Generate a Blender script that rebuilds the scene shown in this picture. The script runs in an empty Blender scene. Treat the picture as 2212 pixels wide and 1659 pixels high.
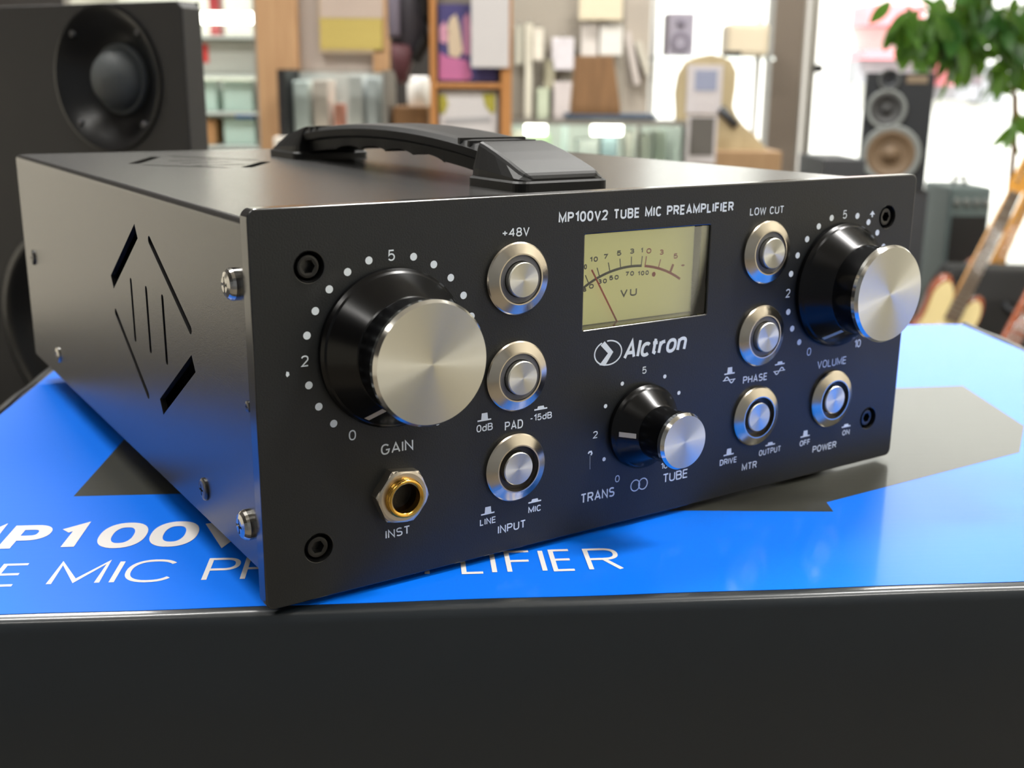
import bpy, bmesh, math, random
from mathutils import Vector, Matrix, Euler

random.seed(7)
SC = bpy.context.scene
COL = SC.collection
R = math.radians
MM = 0.001

# ------------------------------------------------------------------ camera, sky, lights, exposure
TOP = 0.900                      # height of the carton's printed top above the floor
LIFT = 1.5 * MM                  # gap under the front panel
YAW = 33.157                     # preamplifier's turn about the vertical
cam_d = bpy.data.cameras.new('camera')
cam = bpy.data.objects.new('camera', cam_d)
COL.objects.link(cam)
cam.location = (0, 0, TOP + LIFT + 105.91 * MM)
cam.rotation_euler = (R(75.148), R(-0.499), 0)
cam_d.sensor_width = 36
F_PX = 2425.5
cam_d.lens = F_PX / 2212 * 36
cam_d.clip_start = 0.01
cam_d.clip_end = 200
cam_d.dof.use_dof = True
cam_d.dof.focus_distance = 0.252
cam_d.dof.aperture_fstop = 21
SC.camera = cam

SC.view_settings.view_transform = 'Standard'
SC.view_settings.look = 'None'
SC.view_settings.gamma = 1
SC.view_settings.exposure = 0.0

w = bpy.data.worlds.new('sky')
SC.world = w
w.use_nodes = True
wb = w.node_tree.nodes['Background']
wb.inputs['Color'].default_value = (1.0, 0.99, 0.96, 1)
wb.inputs['Strength'].default_value = 3.2

sun_d = bpy.data.lights.new('sun', 'SUN')
sun_d.energy = 4.5
sun_d.angle = R(2)
sun = bpy.data.objects.new('sun', sun_d)
COL.objects.link(sun)
sun.rotation_euler = (R(50), 0, R(-15))     # high, from behind the shop: lights the street, not the room

CEIL = 3.3
ADDED_LAMPS = [(-1.1, 0.9, 13.5), (1.5, 0.6, 17), (-1.1, 2.9, 17), (0.9, 2.9, 13), (-1.1, -1.1, 3), (1.5, -1.1, 6)]  # unseen lamps added to light the room and feed its reflections
for lx, ly, le in ADDED_LAMPS:
    d = bpy.data.lights.new('added_ceiling_light', 'AREA')
    d.shape = 'RECTANGLE'
    d.size = 1.15
    d.size_y = 0.22
    d.energy = le * 5.0
    d.color = (1.0, 0.985, 0.95)
    o = bpy.data.objects.new('added_ceiling_light', d)
    COL.objects.link(o)
    o.location = (lx, ly, CEIL - 0.075)

CAM = cam.location.copy()
CAMR = cam.rotation_euler.to_matrix()


def at(px, py, Y):
    """point on the vertical plane y = Y that lies on the sight line through a pixel"""
    d = CAMR @ Vector(((px - 1106) / F_PX, -(py - 829.5) / F_PX, -1))
    return CAM + d * (Y / d.y)


# ------------------------------------------------------------------ materials
def lin(c):
    return tuple((x / 12.92 if x <= 0.04045 else ((x + 0.055) / 1.055) ** 2.4) for x in [v / 255 for v in c])


MATS = {}


def mat(name, rgb, rough=0.5, metal=0.0, spec=0.5, coat=0.0, coat_rough=0.1, var=0.0, vscale=40, bump=0.0, bscale=400,
        stretch=None, aniso=0.0, trans=0.0, emit=None, estr=0.0, sheen=0.0, srgb=True):
    m = bpy.data.materials.new(name)
    m.use_nodes = True
    nt = m.node_tree
    b = nt.nodes['Principled BSDF']
    c = lin(rgb) if srgb else rgb
    b.inputs['Base Color'].default_value = (*c, 1)
    b.inputs['Roughness'].default_value = rough
    b.inputs['Metallic'].default_value = metal
    b.inputs['Specular IOR Level'].default_value = spec
    b.inputs['Coat Weight'].default_value = coat
    b.inputs['Coat Roughness'].default_value = coat_rough
    b.inputs['Transmission Weight'].default_value = trans
    if sheen:
        b.inputs['Sheen Weight'].default_value = sheen
    if emit:
        b.inputs['Emission Color'].default_value = (*lin(emit), 1)
        b.inputs['Emission Strength'].default_value = estr
    if var or bump:
        tc = nt.nodes.new('ShaderNodeTexCoord')
        mp = nt.nodes.new('ShaderNodeMapping')
        nt.links.new(tc.outputs['Object'], mp.inputs[0])
        if stretch:
            mp.inputs['Scale'].default_value = stretch
    if var:
        n = nt.nodes.new('ShaderNodeTexNoise')
        n.inputs['Scale'].default_value = vscale
        n.inputs['Detail'].default_value = 5
        nt.links.new(mp.outputs[0], n.inputs['Vector'])
        mx = nt.nodes.new('ShaderNodeMix')
        mx.data_type = 'RGBA'
        mx.inputs[6].default_value = (*[max(0, x * (1 - var)) for x in c], 1)
        mx.inputs[7].default_value = (*[min(1, x * (1 + var)) for x in c], 1)
        nt.links.new(n.outputs['Fac'], mx.inputs[0])
        nt.links.new(mx.outputs[2], b.inputs['Base Color'])
    if bump:
        n = nt.nodes.new('ShaderNodeTexNoise')
        n.inputs['Scale'].default_value = bscale
        n.inputs['Detail'].default_value = 3
        nt.links.new(mp.outputs[0], n.inputs['Vector'])
        bp = nt.nodes.new('ShaderNodeBump')
        bp.inputs['Strength'].default_value = bump
        bp.inputs['Distance'].default_value = 0.0005
        nt.links.new(n.outputs['Fac'], bp.inputs['Height'])
        nt.links.new(bp.outputs[0], b.inputs['Normal'])
    if aniso:
        b.inputs['Anisotropic'].default_value = aniso
        t = nt.nodes.new('ShaderNodeTangent')
        t.direction_type = 'RADIAL'
        t.axis = 'Z'
        nt.links.new(t.outputs[0], b.inputs['Tangent'])
    MATS[name] = m
    return m


def glass(name, tint=(1, 1, 1), ior=1.45, rough=0.0):
    m = bpy.data.materials.new(name)
    m.use_nodes = True
    nt = m.node_tree
    nt.nodes.remove(nt.nodes['Principled BSDF'])
    out = nt.nodes['Material Output']
    tr = nt.nodes.new('ShaderNodeBsdfTransparent')
    tr.inputs[0].default_value = (*tint, 1)
    gl = nt.nodes.new('ShaderNodeBsdfGlossy')
    gl.inputs['Roughness'].default_value = rough
    fr = nt.nodes.new('ShaderNodeFresnel')
    fr.inputs['IOR'].default_value = ior
    mx = nt.nodes.new('ShaderNodeMixShader')
    nt.links.new(fr.outputs[0], mx.inputs[0])
    nt.links.new(tr.outputs[0], mx.inputs[1])
    nt.links.new(gl.outputs[0], mx.inputs[2])
    nt.links.new(mx.outputs[0], out.inputs['Surface'])
    return m


def leaf_mat(name, rgb):
    m = bpy.data.materials.new(name)
    m.use_nodes = True
    nt = m.node_tree
    b = nt.nodes['Principled BSDF']
    b.inputs['Base Color'].default_value = (*lin(rgb), 1)
    b.inputs['Roughness'].default_value = 0.35
    tl = nt.nodes.new('ShaderNodeBsdfTranslucent')
    tl.inputs[0].default_value = (*lin((118, 160, 52)), 1)
    mx = nt.nodes.new('ShaderNodeMixShader')
    mx.inputs[0].default_value = 0.35
    nt.links.new(b.outputs[0], mx.inputs[1])
    nt.links.new(tl.outputs[0], mx.inputs[2])
    nt.links.new(mx.outputs[0], nt.nodes['Material Output'].inputs['Surface'])
    return m


def wood(name, a, b_, scale=6, rough=0.5, stretch=(12, 12, 1)):
    m = bpy.data.materials.new(name)
    m.use_nodes = True
    nt = m.node_tree
    b = nt.nodes['Principled BSDF']
    b.inputs['Roughness'].default_value = rough
    tc = nt.nodes.new('ShaderNodeTexCoord')
    mp = nt.nodes.new('ShaderNodeMapping')
    mp.inputs['Scale'].default_value = stretch
    n = nt.nodes.new('ShaderNodeTexNoise')
    n.inputs['Scale'].default_value = scale
    n.inputs['Detail'].default_value = 6
    r = nt.nodes.new('ShaderNodeValToRGB')
    r.color_ramp.elements[0].position = 0.3
    r.color_ramp.elements[0].color = (*lin(a), 1)
    r.color_ramp.elements[1].position = 0.7
    r.color_ramp.elements[1].color = (*lin(b_), 1)
    nt.links.new(tc.outputs['Object'], mp.inputs[0])
    nt.links.new(mp.outputs[0], n.inputs['Vector'])
    nt.links.new(n.outputs['Fac'], r.inputs[0])
    nt.links.new(r.outputs[0], b.inputs['Base Color'])
    return m


M_PANEL = mat('panel_black_anodised', (30, 32, 33), rough=0.42, spec=0.42, bump=0.12, bscale=2500)
M_PANELEDGE = mat('panel_edge_satin', (30, 30, 30), rough=0.16, spec=0.9)
M_CASE = mat('case_black_powder_coat', (34, 33, 32), rough=0.25, spec=0.8, bump=0.08, bscale=4200)
M_WHITE = mat('white_screen_print', (226, 234, 240), rough=0.55)
M_BLACKGLOSS = mat('knob_black_anodised', (10, 10, 11), rough=0.2, spec=0.32, aniso=0.5)
M_BLACKNECK = mat('knob_black_neck', (9, 9, 9), rough=0.4, spec=0.4)
M_SPUN = mat('spun_aluminium', (214, 212, 200), rough=0.38, metal=1, aniso=0.88)
M_BEVEL = mat('polished_aluminium_edge', (222, 220, 214), rough=0.16, metal=1)
M_STEEL = mat('button_steel', (205, 196, 180), rough=0.2, metal=1, aniso=0.55)
M_RING = mat('grey_button_ring', (98, 98, 102), rough=0.4)
M_DARKRING = mat('dark_button_gap', (44, 40, 36), rough=0.35)
M_NICKEL = mat('nickel_nut', (206, 196, 180), rough=0.32, metal=1)
M_GOLD = mat('gold_bushing', (228, 178, 84), rough=0.18, metal=1)
M_BORE = mat('bronze_bore', (96, 68, 34), rough=0.4, metal=1)
M_CHROME = mat('chrome_screw', (190, 188, 184), rough=0.14, metal=1)
M_BLACKSCREW = mat('black_oxide_screw', (16, 16, 16), rough=0.28, spec=0.6)
M_VOID = mat('dark_interior', (6, 6, 7), rough=0.9)
M_METERFACE = mat('meter_card_glow', (240, 230, 156), rough=0.6, emit=(255, 248, 172), estr=0.24)  # weak glow added; the recessed face is too dark without it
M_METERWALL = mat('meter_wall_smoked', (70, 69, 67), rough=0.6)
M_ACRYLEDGE = mat('acrylic_edge', (214, 206, 150), rough=0.2)
M_METERINK = mat('meter_black_ink', (38, 36, 30), rough=0.7)
M_METERRED = mat('meter_red_ink', (186, 22, 16), rough=0.7)
M_NEEDLE = mat('needle_red', (234, 34, 14), rough=0.4)
M_CREAM = mat('pointer_cream', (196, 188, 172), rough=0.5)
M_HANDLE = mat('handle_black_plastic', (20, 20, 20), rough=0.45, spec=0.28, bump=0.04, bscale=1500)
M_RUBBER = mat('black_rubber', (12, 12, 12), rough=0.6, spec=0.3)
M_BLUE = mat('printed_blue_gloss', (0, 115, 243), rough=0.5, spec=0.2, coat=0.43, coat_rough=0.12, var=0.03, vscale=9, bump=0.05, bscale=120, stretch=(0.35, 5, 1))
M_PRINTDARK = mat('printed_charcoal_gloss', (58, 58, 52), rough=0.5, spec=0.2, coat=0.5, coat_rough=0.12, bump=0.05, bscale=120, stretch=(0.35, 5, 1))
M_PRINTWHITE = mat('printed_white_gloss', (232, 228, 226), rough=0.5, spec=0.2, coat=0.46, coat_rough=0.1)
M_CARTON = mat('carton_black_gloss', (19, 27, 33), rough=0.42, spec=0.5, coat=0.6, coat_rough=0.16, var=0.12, vscale=30, bump=0.04, bscale=300)
M_CARTONEDGE = mat('carton_black_edge', (40, 39, 38), rough=0.3, spec=0.6, bump=0.3, bscale=60)
M_SPK = mat('black_vinyl_cabinet', (38, 37, 37), rough=0.55, var=0.1, vscale=60, bump=0.2, bscale=900)
M_SPKDARK = mat('black_waveguide', (14, 14, 15), rough=0.3, spec=0.6)
M_SPKSCREW = mat('dull_speaker_screw', (90, 90, 92), rough=0.35, metal=0.8)
M_DOME = mat('charcoal_dome_mesh', (78, 82, 83), rough=0.55, bump=0.6, bscale=1200)
M_TABLE = mat('dark_table_top', (30, 28, 27), rough=0.45, var=0.2, vscale=20)

M_WALL = mat('warm_beige_paint', (220, 215, 202), rough=0.75, var=0.05, vscale=3)
M_WALLDARK = mat('dark_reflection_brown', (52, 48, 45), rough=0.8, var=0.06, vscale=3)  # tone picked to keep the lid's wall reflections dark
M_WALLBACK = mat('taupe_paint', (176, 166, 154), rough=0.8, var=0.04, vscale=3)
M_CEIL = mat('ceiling_white', (224, 222, 216), rough=0.85, var=0.03, vscale=2)
M_FLOOR = mat('vinyl_floor_grey_brown', (122, 114, 102), rough=0.5, var=0.2, vscale=8)
M_LAMPHOUSE = mat('added_lamp_housing', (236, 234, 228), rough=0.5)
M_LAMPLENS = mat('added_lamp_lens', (255, 250, 235), rough=0.4, emit=(255, 244, 220), estr=1.6)
M_LED = mat('glowing_tube', (255, 255, 250), rough=0.4, emit=(255, 252, 236), estr=9)
M_FRAME = mat('bronze_window_frame', (120, 108, 96), rough=0.45)
M_PINE = wood('pine_wood', (176, 136, 98), (192, 154, 114))
M_ORANGEWOOD = wood('orange_wood', (172, 116, 62), (190, 134, 80))
M_BROWNWOOD = wood('brown_wood', (116, 84, 52), (136, 100, 64))
M_TANWOOD = wood('tan_wood', (172, 156, 122), (184, 168, 134), scale=3)
M_BOXWOOD = wood('plank_brown', (146, 116, 84), (160, 130, 96))
M_GLASS = glass('clear_glass', (0.97, 0.99, 0.98))
M_GLASSGREEN = glass('counter_glass', (0.985, 0.995, 0.99))
M_GLASSEDGE = mat('green_glass_edge', (212, 222, 216), rough=0.2)
M_ALU = mat('aluminium_trim', (168, 164, 156), rough=0.35, metal=0.6)
M_BLACK = mat('matt_black', (22, 22, 23), rough=0.7, bump=0.2, bscale=300)
M_CHAR = mat('charcoal_plastic', (52, 54, 58), rough=0.6, var=0.15, vscale=25)
M_TEAL = mat('grey_green_tolex', (94, 108, 108), rough=0.65, bump=0.2, bscale=300)
M_CREAMBODY = mat('cream_lacquer', (226, 208, 152), rough=0.25, coat=0.5)
M_BURST = mat('red_brown_lacquer', (142, 66, 24), rough=0.25, coat=0.5)
M_MAPLE = wood('amber_maple', (206, 142, 50), (226, 164, 70), scale=4, rough=0.3)
M_ROSE = wood('rosewood_board', (96, 80, 66), (116, 98, 82), scale=8, rough=0.5)
M_LEAF = leaf_mat('leaf_green', (64, 100, 38))
M_LEAF2 = leaf_mat('leaf_green_shaded', (36, 78, 30))  # darker copy of the leaf green, with shade put into the colour
M_BARK = mat('brown_stem', (126, 96, 66), rough=0.8)


def flat(name, rgb, rough=0.6, **k):
    return MATS.get(name) or mat(name, rgb, rough=rough, **k)


# ------------------------------------------------------------------ mesh helpers
class MB:
    def __init__(s):
        s.v, s.f, s.sm = [], [], []

    def add(s, vs, fs, smooth=False, M=None):
        o = len(s.v)
        s.v += [tuple(M @ Vector(q)) if M else tuple(q) for q in vs]
        s.f += [tuple(i + o for i in q) for q in fs]
        s.sm += [smooth] * len(fs)
        return s

    def box(s, x0, y0, z0, x1, y1, z1, M=None):
        v = [(x, y, z) for z in (z0, z1) for y in (y0, y1) for x in (x0, x1)]
        return s.add(v, [(0, 2, 3, 1), (4, 5, 7, 6), (0, 1, 5, 4), (2, 6, 7, 3), (0, 4, 6, 2), (1, 3, 7, 5)], False, M)

    def lathe(s, prof, n=64, M=None, smooth=True, cap=True):
        """profile of (radius, height) turned about local z; points repeated in prof make hard edges"""
        vs, fs = [], []
        for r, h in prof:
            for k in range(n):
                a = 2 * math.pi * k / n
                vs.append((r * math.cos(a), r * math.sin(a), h))
        for i in range(len(prof) - 1):
            if prof[i] == prof[i + 1]:
                continue
            for k in range(n):
                k2 = (k + 1) % n
                fs.append((i * n + k, i * n + k2, (i + 1) * n + k2, (i + 1) * n + k))
        s.add(vs, fs, smooth, M)
        if cap:
            for i, rev in ((0, True), (len(prof) - 1, False)):
                if prof[i][0] > 1e-9:
                    ring = [(prof[i][0] * math.cos(2 * math.pi * k / n), prof[i][0] * math.sin(2 * math.pi * k / n), prof[i][1]) for k in range(n)]
                    s.add(ring, [tuple(reversed(range(n))) if rev else tuple(range(n))], False, M)
        return s

    def prism(s, poly, d0, d1, M=None, smooth=False):
        """2D outline (x, y) between local z = d0 and d1"""
        n = len(poly)
        vs = [(x, y, d0) for x, y in poly] + [(x, y, d1) for x, y in poly]
        s.add(vs, [(k, (k + 1) % n, n + (k + 1) % n, n + k) for k in range(n)], smooth, M)
        s.add(vs, [tuple(reversed(range(n))), tuple(range(n, 2 * n))], False, M)
        return s

    def tube(s, path, rad, n=10, M=None, ends=True):
        P = [Vector(q) for q in path]
        rr = rad if isinstance(rad, (list, tuple)) else [rad] * len(P)
        vs, fs = [], []
        up = Vector((0, 0, 1))
        for i, q in enumerate(P):
            t = (P[min(i + 1, len(P) - 1)] - P[max(i - 1, 0)]).normalized()
            a = t.cross(up)
            if a.length < 1e-3:
                a = t.cross(Vector((0, 1, 0)))
            a.normalize()
            b = t.cross(a)
            for k in range(n):
                an = 2 * math.pi * k / n
                vs.append(tuple(q + (a * math.cos(an) + b * math.sin(an)) * rr[i]))
        for i in range(len(P) - 1):
            for k in range(n):
                k2 = (k + 1) % n
                fs.append((i * n + k, (i + 1) * n + k, (i + 1) * n + k2, i * n + k2))
        if ends:
            fs.append(tuple(range(n)))
            fs.append(tuple(reversed(range((len(P) - 1) * n, len(P) * n))))
        return s.add(vs, fs, True, M)

    def loft(s, rings, M=None, smooth=True, closed_ends=True):
        n = len(rings[0])
        vs = [q for r in rings for q in r]
        fs = []
        for i in range(len(rings) - 1):
            for k in range(n):
                k2 = (k + 1) % n
                fs.append((i * n + k, i * n + k2, (i + 1) * n + k2, (i + 1) * n + k))
        if closed_ends:
            fs.append(tuple(reversed(range(n))))
            fs.append(tuple(range((len(rings) - 1) * n, len(rings) * n)))
        return s.add(vs, fs, smooth, M)

    def build(s, name, m, parent=None, scale=1.0, loc=None, rot=None, bevel=0, segs=2, merge=False, recalc=True):
        me = bpy.data.meshes.new(name)
        me.from_pydata([tuple(c * scale for c in q) for q in s.v], [], s.f)
        me.polygons.foreach_set('use_smooth', s.sm)
        me.update()
        bm = bmesh.new()
        bm.from_mesh(me)
        if merge:
            bmesh.ops.remove_doubles(bm, verts=bm.verts, dist=1e-6)
        if recalc:
            bmesh.ops.recalc_face_normals(bm, faces=bm.faces)
        bm.to_mesh(me)
        bm.free()
        o = bpy.data.objects.new(name, me)
        COL.objects.link(o)
        me.materials.append(m)
        if loc is not None:
            o.location = loc
        if rot is not None:
            o.rotation_euler = rot
        if parent is not None:
            o.parent = parent
        if bevel:
            b = o.modifiers.new('bevel', 'BEVEL')
            b.width = bevel
            b.segments = segs
            b.limit_method = 'ANGLE'
            b.angle_limit = R(40)
        return o


def plate(name, outer, holes, t, m, parent, mapf, bev=0.0, res=1, edge=None):
    """flat plate with holes: outline in mm, thickness t, mapf turns (a, b, depth) into mm coordinates"""
    cu = bpy.data.curves.new(name, 'CURVE')
    cu.dimensions = '2D'
    cu.fill_mode = 'BOTH'
    cu.extrude = t / 2 - bev
    cu.bevel_depth = bev
    cu.bevel_resolution = res
    cu.offset = -bev
    for L in [outer] + holes:
        sp = cu.splines.new('POLY')
        sp.points.add(len(L) - 1)
        for q, (a, b) in zip(sp.points, L):
            q.co = (a, b, 0, 1)
        sp.use_cyclic_u = True
    tmp = bpy.data.objects.new(name, cu)
    COL.objects.link(tmp)
    dg = bpy.context.evaluated_depsgraph_get()
    me = bpy.data.meshes.new_from_object(tmp.evaluated_get(dg))
    bpy.data.objects.remove(tmp)
    for v in me.vertices:
        v.co = Vector(mapf(v.co.x, v.co.y, v.co.z)) * MM
    bm = bmesh.new()
    bm.from_mesh(me)
    bmesh.ops.remove_doubles(bm, verts=bm.verts, dist=1e-7)
    bmesh.ops.recalc_face_normals(bm, faces=bm.faces)
    bm.to_mesh(me)
    bm.free()
    me.name = name
    for p in me.polygons:
        p.use_smooth = False
    me.materials.clear()
    me.materials.append(m)
    if edge is not None:
        me.materials.append(edge)
        for p in me.polygons:
            if abs(p.normal.y) < .97:
                p.material_index = 1
    o = bpy.data.objects.new(name, me)
    COL.objects.link(o)
    o.parent = parent
    return o


def rrect(x0, z0, x1, z1, r, n=6):
    L = []
    for cx, cz, a in ((x1 - r, z0 + r, -90), (x1 - r, z1 - r, 0), (x0 + r, z1 - r, 90), (x0 + r, z0 + r, 180)):
        for k in range(n + 1):
            t = R(a + 90 * k / n)
            L.append((cx + r * math.cos(t), cz + r * math.sin(t)))
    return L


def circle(cx, cz, r, n=40):
    return [(cx + r * math.cos(2 * math.pi * k / n), cz + r * math.sin(2 * math.pi * k / n)) for k in range(n)]


def slot(a, b, wd, flat_ends=False, n=5):
    ax, az = a
    bx, bz = b
    L = math.hypot(bx - ax, bz - az)
    ux, uz = (bx - ax) / L, (bz - az) / L
    h = wd / 2
    if flat_ends:
        return [(ax - uz * h, az + ux * h), (ax + uz * h, az - ux * h), (bx + uz * h, bz - ux * h), (bx - uz * h, bz + ux * h)]
    out = []
    t0 = math.atan2(uz, ux)
    for k in range(n + 1):
        t = t0 + math.pi / 2 + math.pi * k / n
        out.append((ax + ux * h + h * math.cos(t), az + uz * h + h * math.sin(t)))
    for k in range(n + 1):
        t = t0 - math.pi / 2 + math.pi * k / n
        out.append((bx - ux * h + h * math.cos(t), bz - uz * h + h * math.sin(t)))
    return out


def thing(name, label, cat, loc=(0, 0, 0), rotz=0, group=None):
    o = bpy.data.objects.new(name, None)
    o.empty_display_size = 0.05
    COL.objects.link(o)
    o.location = loc
    o.rotation_euler = (0, 0, rotz)
    return tag(o, label, cat, group)


def tag(o, label, cat, group=None, kind=None):
    o['label'] = label
    o['category'] = cat
    if group:
        o['group'] = group
    if kind:
        o['kind'] = kind
    return o


def struct(o, label=None):
    o['kind'] = 'structure'
    if label:
        o['label'] = label
    return o


# ------------------------------------------------------------------ stroke lettering
def arc(cx, cy, rx, ry, a0, a1, n=14, p=2.35):
    L = []
    for k in range(n + 1):
        t = R(a0 + (a1 - a0) * k / n)
        c, s_ = math.cos(t), math.sin(t)
        L.append((cx + rx * math.copysign(abs(c) ** (2 / p), c), cy + ry * math.copysign(abs(s_) ** (2 / p), s_)))
    return L


def G():
    g = {}
    g['A'] = (.62, [[(0, 0), (.31, 1), (.62, 0)], [(.1, .3), (.52, .3)]])
    g['B'] = (.56, [[(0, 0), (0, 1), (.3, 1)] + arc(.3, .77, .23, .23, 90, -90) + [(0, .54)], [(0, .54), (.32, .54)] + arc(.32, .27, .24, .27, 90, -90) + [(0, 0)]])
    g['C'] = (.58, [arc(.29, .5, .29, .5, 38, 322, 26)])
    g['D'] = (.58, [[(0, 0), (0, 1), (.26, 1)] + arc(.26, .5, .32, .5, 90, -90, 20) + [(0, 0)]])
    g['E'] = (.48, [[(.48, 1), (0, 1), (0, 0), (.48, 0)], [(0, .52), (.44, .52)]])
    g['F'] = (.46, [[(.46, 1), (0, 1), (0, 0)], [(0, .52), (.42, .52)]])
    g['G'] = (.6, [arc(.3, .5, .3, .5, 40, 330, 26) + [(.6, .44), (.34, .44)]])
    g['H'] = (.58, [[(0, 0), (0, 1)], [(.58, 0), (.58, 1)], [(0, .52), (.58, .52)]])
    g['I'] = (0.0, [[(0, 0), (0, 1)]])
    g['L'] = (.44, [[(0, 1), (0, 0), (.44, 0)]])
    g['M'] = (.72, [[(0, 0), (0, 1), (.36, .12), (.72, 1), (.72, 0)]])
    g['N'] = (.58, [[(0, 0), (0, 1), (.58, 0), (.58, 1)]])
    g['O'] = (.62, [arc(.31, .5, .31, .5, 0, 360, 36)])
    g['P'] = (.54, [[(0, 0), (0, 1), (.28, 1)] + arc(.28, .74, .26, .26, 90, -90) + [(0, .48)]])
    g['R'] = (.56, [[(0, 0), (0, 1), (.3, 1)] + arc(.3, .75, .25, .25, 90, -90) + [(0, .5)], [(.3, .5), (.56, 0)]])
    g['S'] = (.54, [arc(.27, .755, .25, .245, 28, 270, 16) + arc(.27, .255, .27, .255, 90, -150, 18)])
    g['T'] = (.54, [[(0, 1), (.54, 1)], [(.27, 1), (.27, 0)]])
    g['U'] = (.56, [[(0, 1)] + arc(.28, .3, .28, .3, 180, 360, 16) + [(.56, 1)]])
    g['V'] = (.6, [[(0, 1), (.3, 0), (.6, 1)]])
    g['W'] = (.86, [[(0, 1), (.2, 0), (.43, .9), (.66, 0), (.86, 1)]])
    g['0'] = (.54, [arc(.27, .5, .27, .5, 0, 360, 36)])
    g['1'] = (.26, [[(0, .78), (.26, 1), (.26, 0)]])
    g['2'] = (.52, [arc(.26, .73, .26, .27, 165, -35, 14) + [(0, 0), (.52, 0)]])
    g['3'] = (.52, [arc(.25, .755, .24, .245, 150, -80, 14, 2.1), arc(.25, .265, .27, .265, 80, -150, 14, 2.1), [(.15, .515), (.3, .515)]])
    g['4'] = (.56, [[(.42, 0), (.42, 1)], [(.42, 1), (0, .3), (.56, .3)]])
    g['5'] = (.52, [[(.48, 1), (.08, 1), (.03, .5)] + arc(.25, .32, .27, .32, 130, -150, 18, 2.1)])
    g['7'] = (.5, [[(0, 1), (.5, 1), (.16, 0)]])
    g['8'] = (.54, [arc(.27, .755, .23, .245, -90, 270, 24, 2.1), arc(.27, .255, .27, .255, 90, 450, 24, 2.1)])
    g['+'] = (.52, [[(0, .45), (.52, .45)], [(.26, .17), (.26, .73)]])
    g['-'] = (.3, [[(0, .42), (.3, .42)]])
    g['d'] = (.5, [[(.5, 1), (.5, 0)], arc(.25, .33, .25, .33, 0, 360, 24)])
    g['l'] = (0.0, [[(0, 0), (0, 1)]])
    g['c'] = (.46, [arc(.25, .36, .25, .36, 45, 315, 20)])
    g['t'] = (.26, [[(.1, .95), (.1, .12), (.26, .02)], [(-.04, .7), (.27, .7)]])
    g['r'] = (.3, [[(0, 0), (0, .72)], [(0, .45), (.1, .66), (.3, .7)]])
    g['o'] = (.52, [arc(.26, .36, .26, .36, 0, 360, 28)])
    g['n'] = (.46, [[(0, 0), (0, .72)], [(0, .45)] + arc(.23, .48, .23, .24, 170, 0, 12) + [(.46, 0)]])
    return g


GL = G()


STEP = [0]


def lift(v, mapf):
    """each stroke sits a few thousandths of a millimetre above the last, so crossing strokes never share a plane"""
    o = (STEP[0] % 24) * .0025
    return (v[0], v[1], v[2] + o) if mapf is lf_ref[0] else (v[0], v[1] - o, v[2])


lf_ref = [None]


def thick(mb, L, t, mapf):
    """flat ribbon of width t along polyline L (mitred)"""
    P = [L[0]]
    for q in L[1:]:
        if math.hypot(q[0] - P[-1][0], q[1] - P[-1][1]) > 1e-5:
            P.append(q)
    closed = len(P) > 3 and math.hypot(P[0][0] - P[-1][0], P[0][1] - P[-1][1]) < 1e-3
    if closed:
        P = P[:-1]
    if not closed and len(P) > 5:          # an end that runs into its own stem stops at the stem's edge
        ex, ey = P[-1]
        for k in range(len(P) - 4):
            (ax, ay), (bx, by) = P[k], P[k + 1]
            l2 = (bx - ax) ** 2 + (by - ay) ** 2
            u = max(0, min(1, ((ex - ax) * (bx - ax) + (ey - ay) * (by - ay)) / l2))
            if math.hypot(ex - ax - u * (bx - ax), ey - ay - u * (by - ay)) < t * .2:
                dx, dy = P[-2][0] - ex, P[-2][1] - ey
                l = math.hypot(dx, dy)
                if l > t * .5:
                    P[-1] = (ex + dx / l * t * .499, ey + dy / l * t * .499)
                break
    n = len(P)
    h = t / 2
    lft, rgt = [], []
    for i in range(n):
        a = P[i - 1] if (i > 0 or closed) else None
        b = P[(i + 1) % n] if (i < n - 1 or closed) else None
        q = P[i]
        ns = []
        for u, v in ((a, q), (q, b)):
            if u is None or v is None:
                continue
            dx, dy = v[0] - u[0], v[1] - u[1]
            l = math.hypot(dx, dy)
            ns.append((-dy / l, dx / l))
        if len(ns) == 1:
            nx, ny = ns[0]
            k = 1
        else:
            nx, ny = ns[0][0] + ns[1][0], ns[0][1] + ns[1][1]
            l = math.hypot(nx, ny) or 1e-6
            nx, ny = nx / l, ny / l
            k = min(1 / max(0.25, nx * ns[0][0] + ny * ns[0][1]), 2.2)
        lft.append((q[0] + nx * h * k, q[1] + ny * h * k))
        rgt.append((q[0] - nx * h * k, q[1] - ny * h * k))
    STEP[0] += 1
    vs = [lift(mapf(*q), mapf) for q in lft] + [lift(mapf(*q), mapf) for q in rgt]
    m = n if closed else n - 1
    A = lft + rgt
    fs = []
    for i in range(m):
        q = (n + i, n + (i + 1) % n, (i + 1) % n, i)
        ar = sum(A[q[k]][0] * A[q[(k + 1) % 4]][1] - A[q[(k + 1) % 4]][0] * A[q[k]][1] for k in range(4))
        fs.append(q if ar >= 0 else q[::-1])
    mb.add(vs, fs)


def fan(mb, L, mapf):
    STEP[0] += 1
    ar = sum(L[k][0] * L[(k + 1) % len(L)][1] - L[(k + 1) % len(L)][0] * L[k][1] for k in range(len(L)))
    f = tuple(range(len(L)))
    mb.add([lift(mapf(*q), mapf) for q in L], [f if ar >= 0 else f[::-1]])


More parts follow.
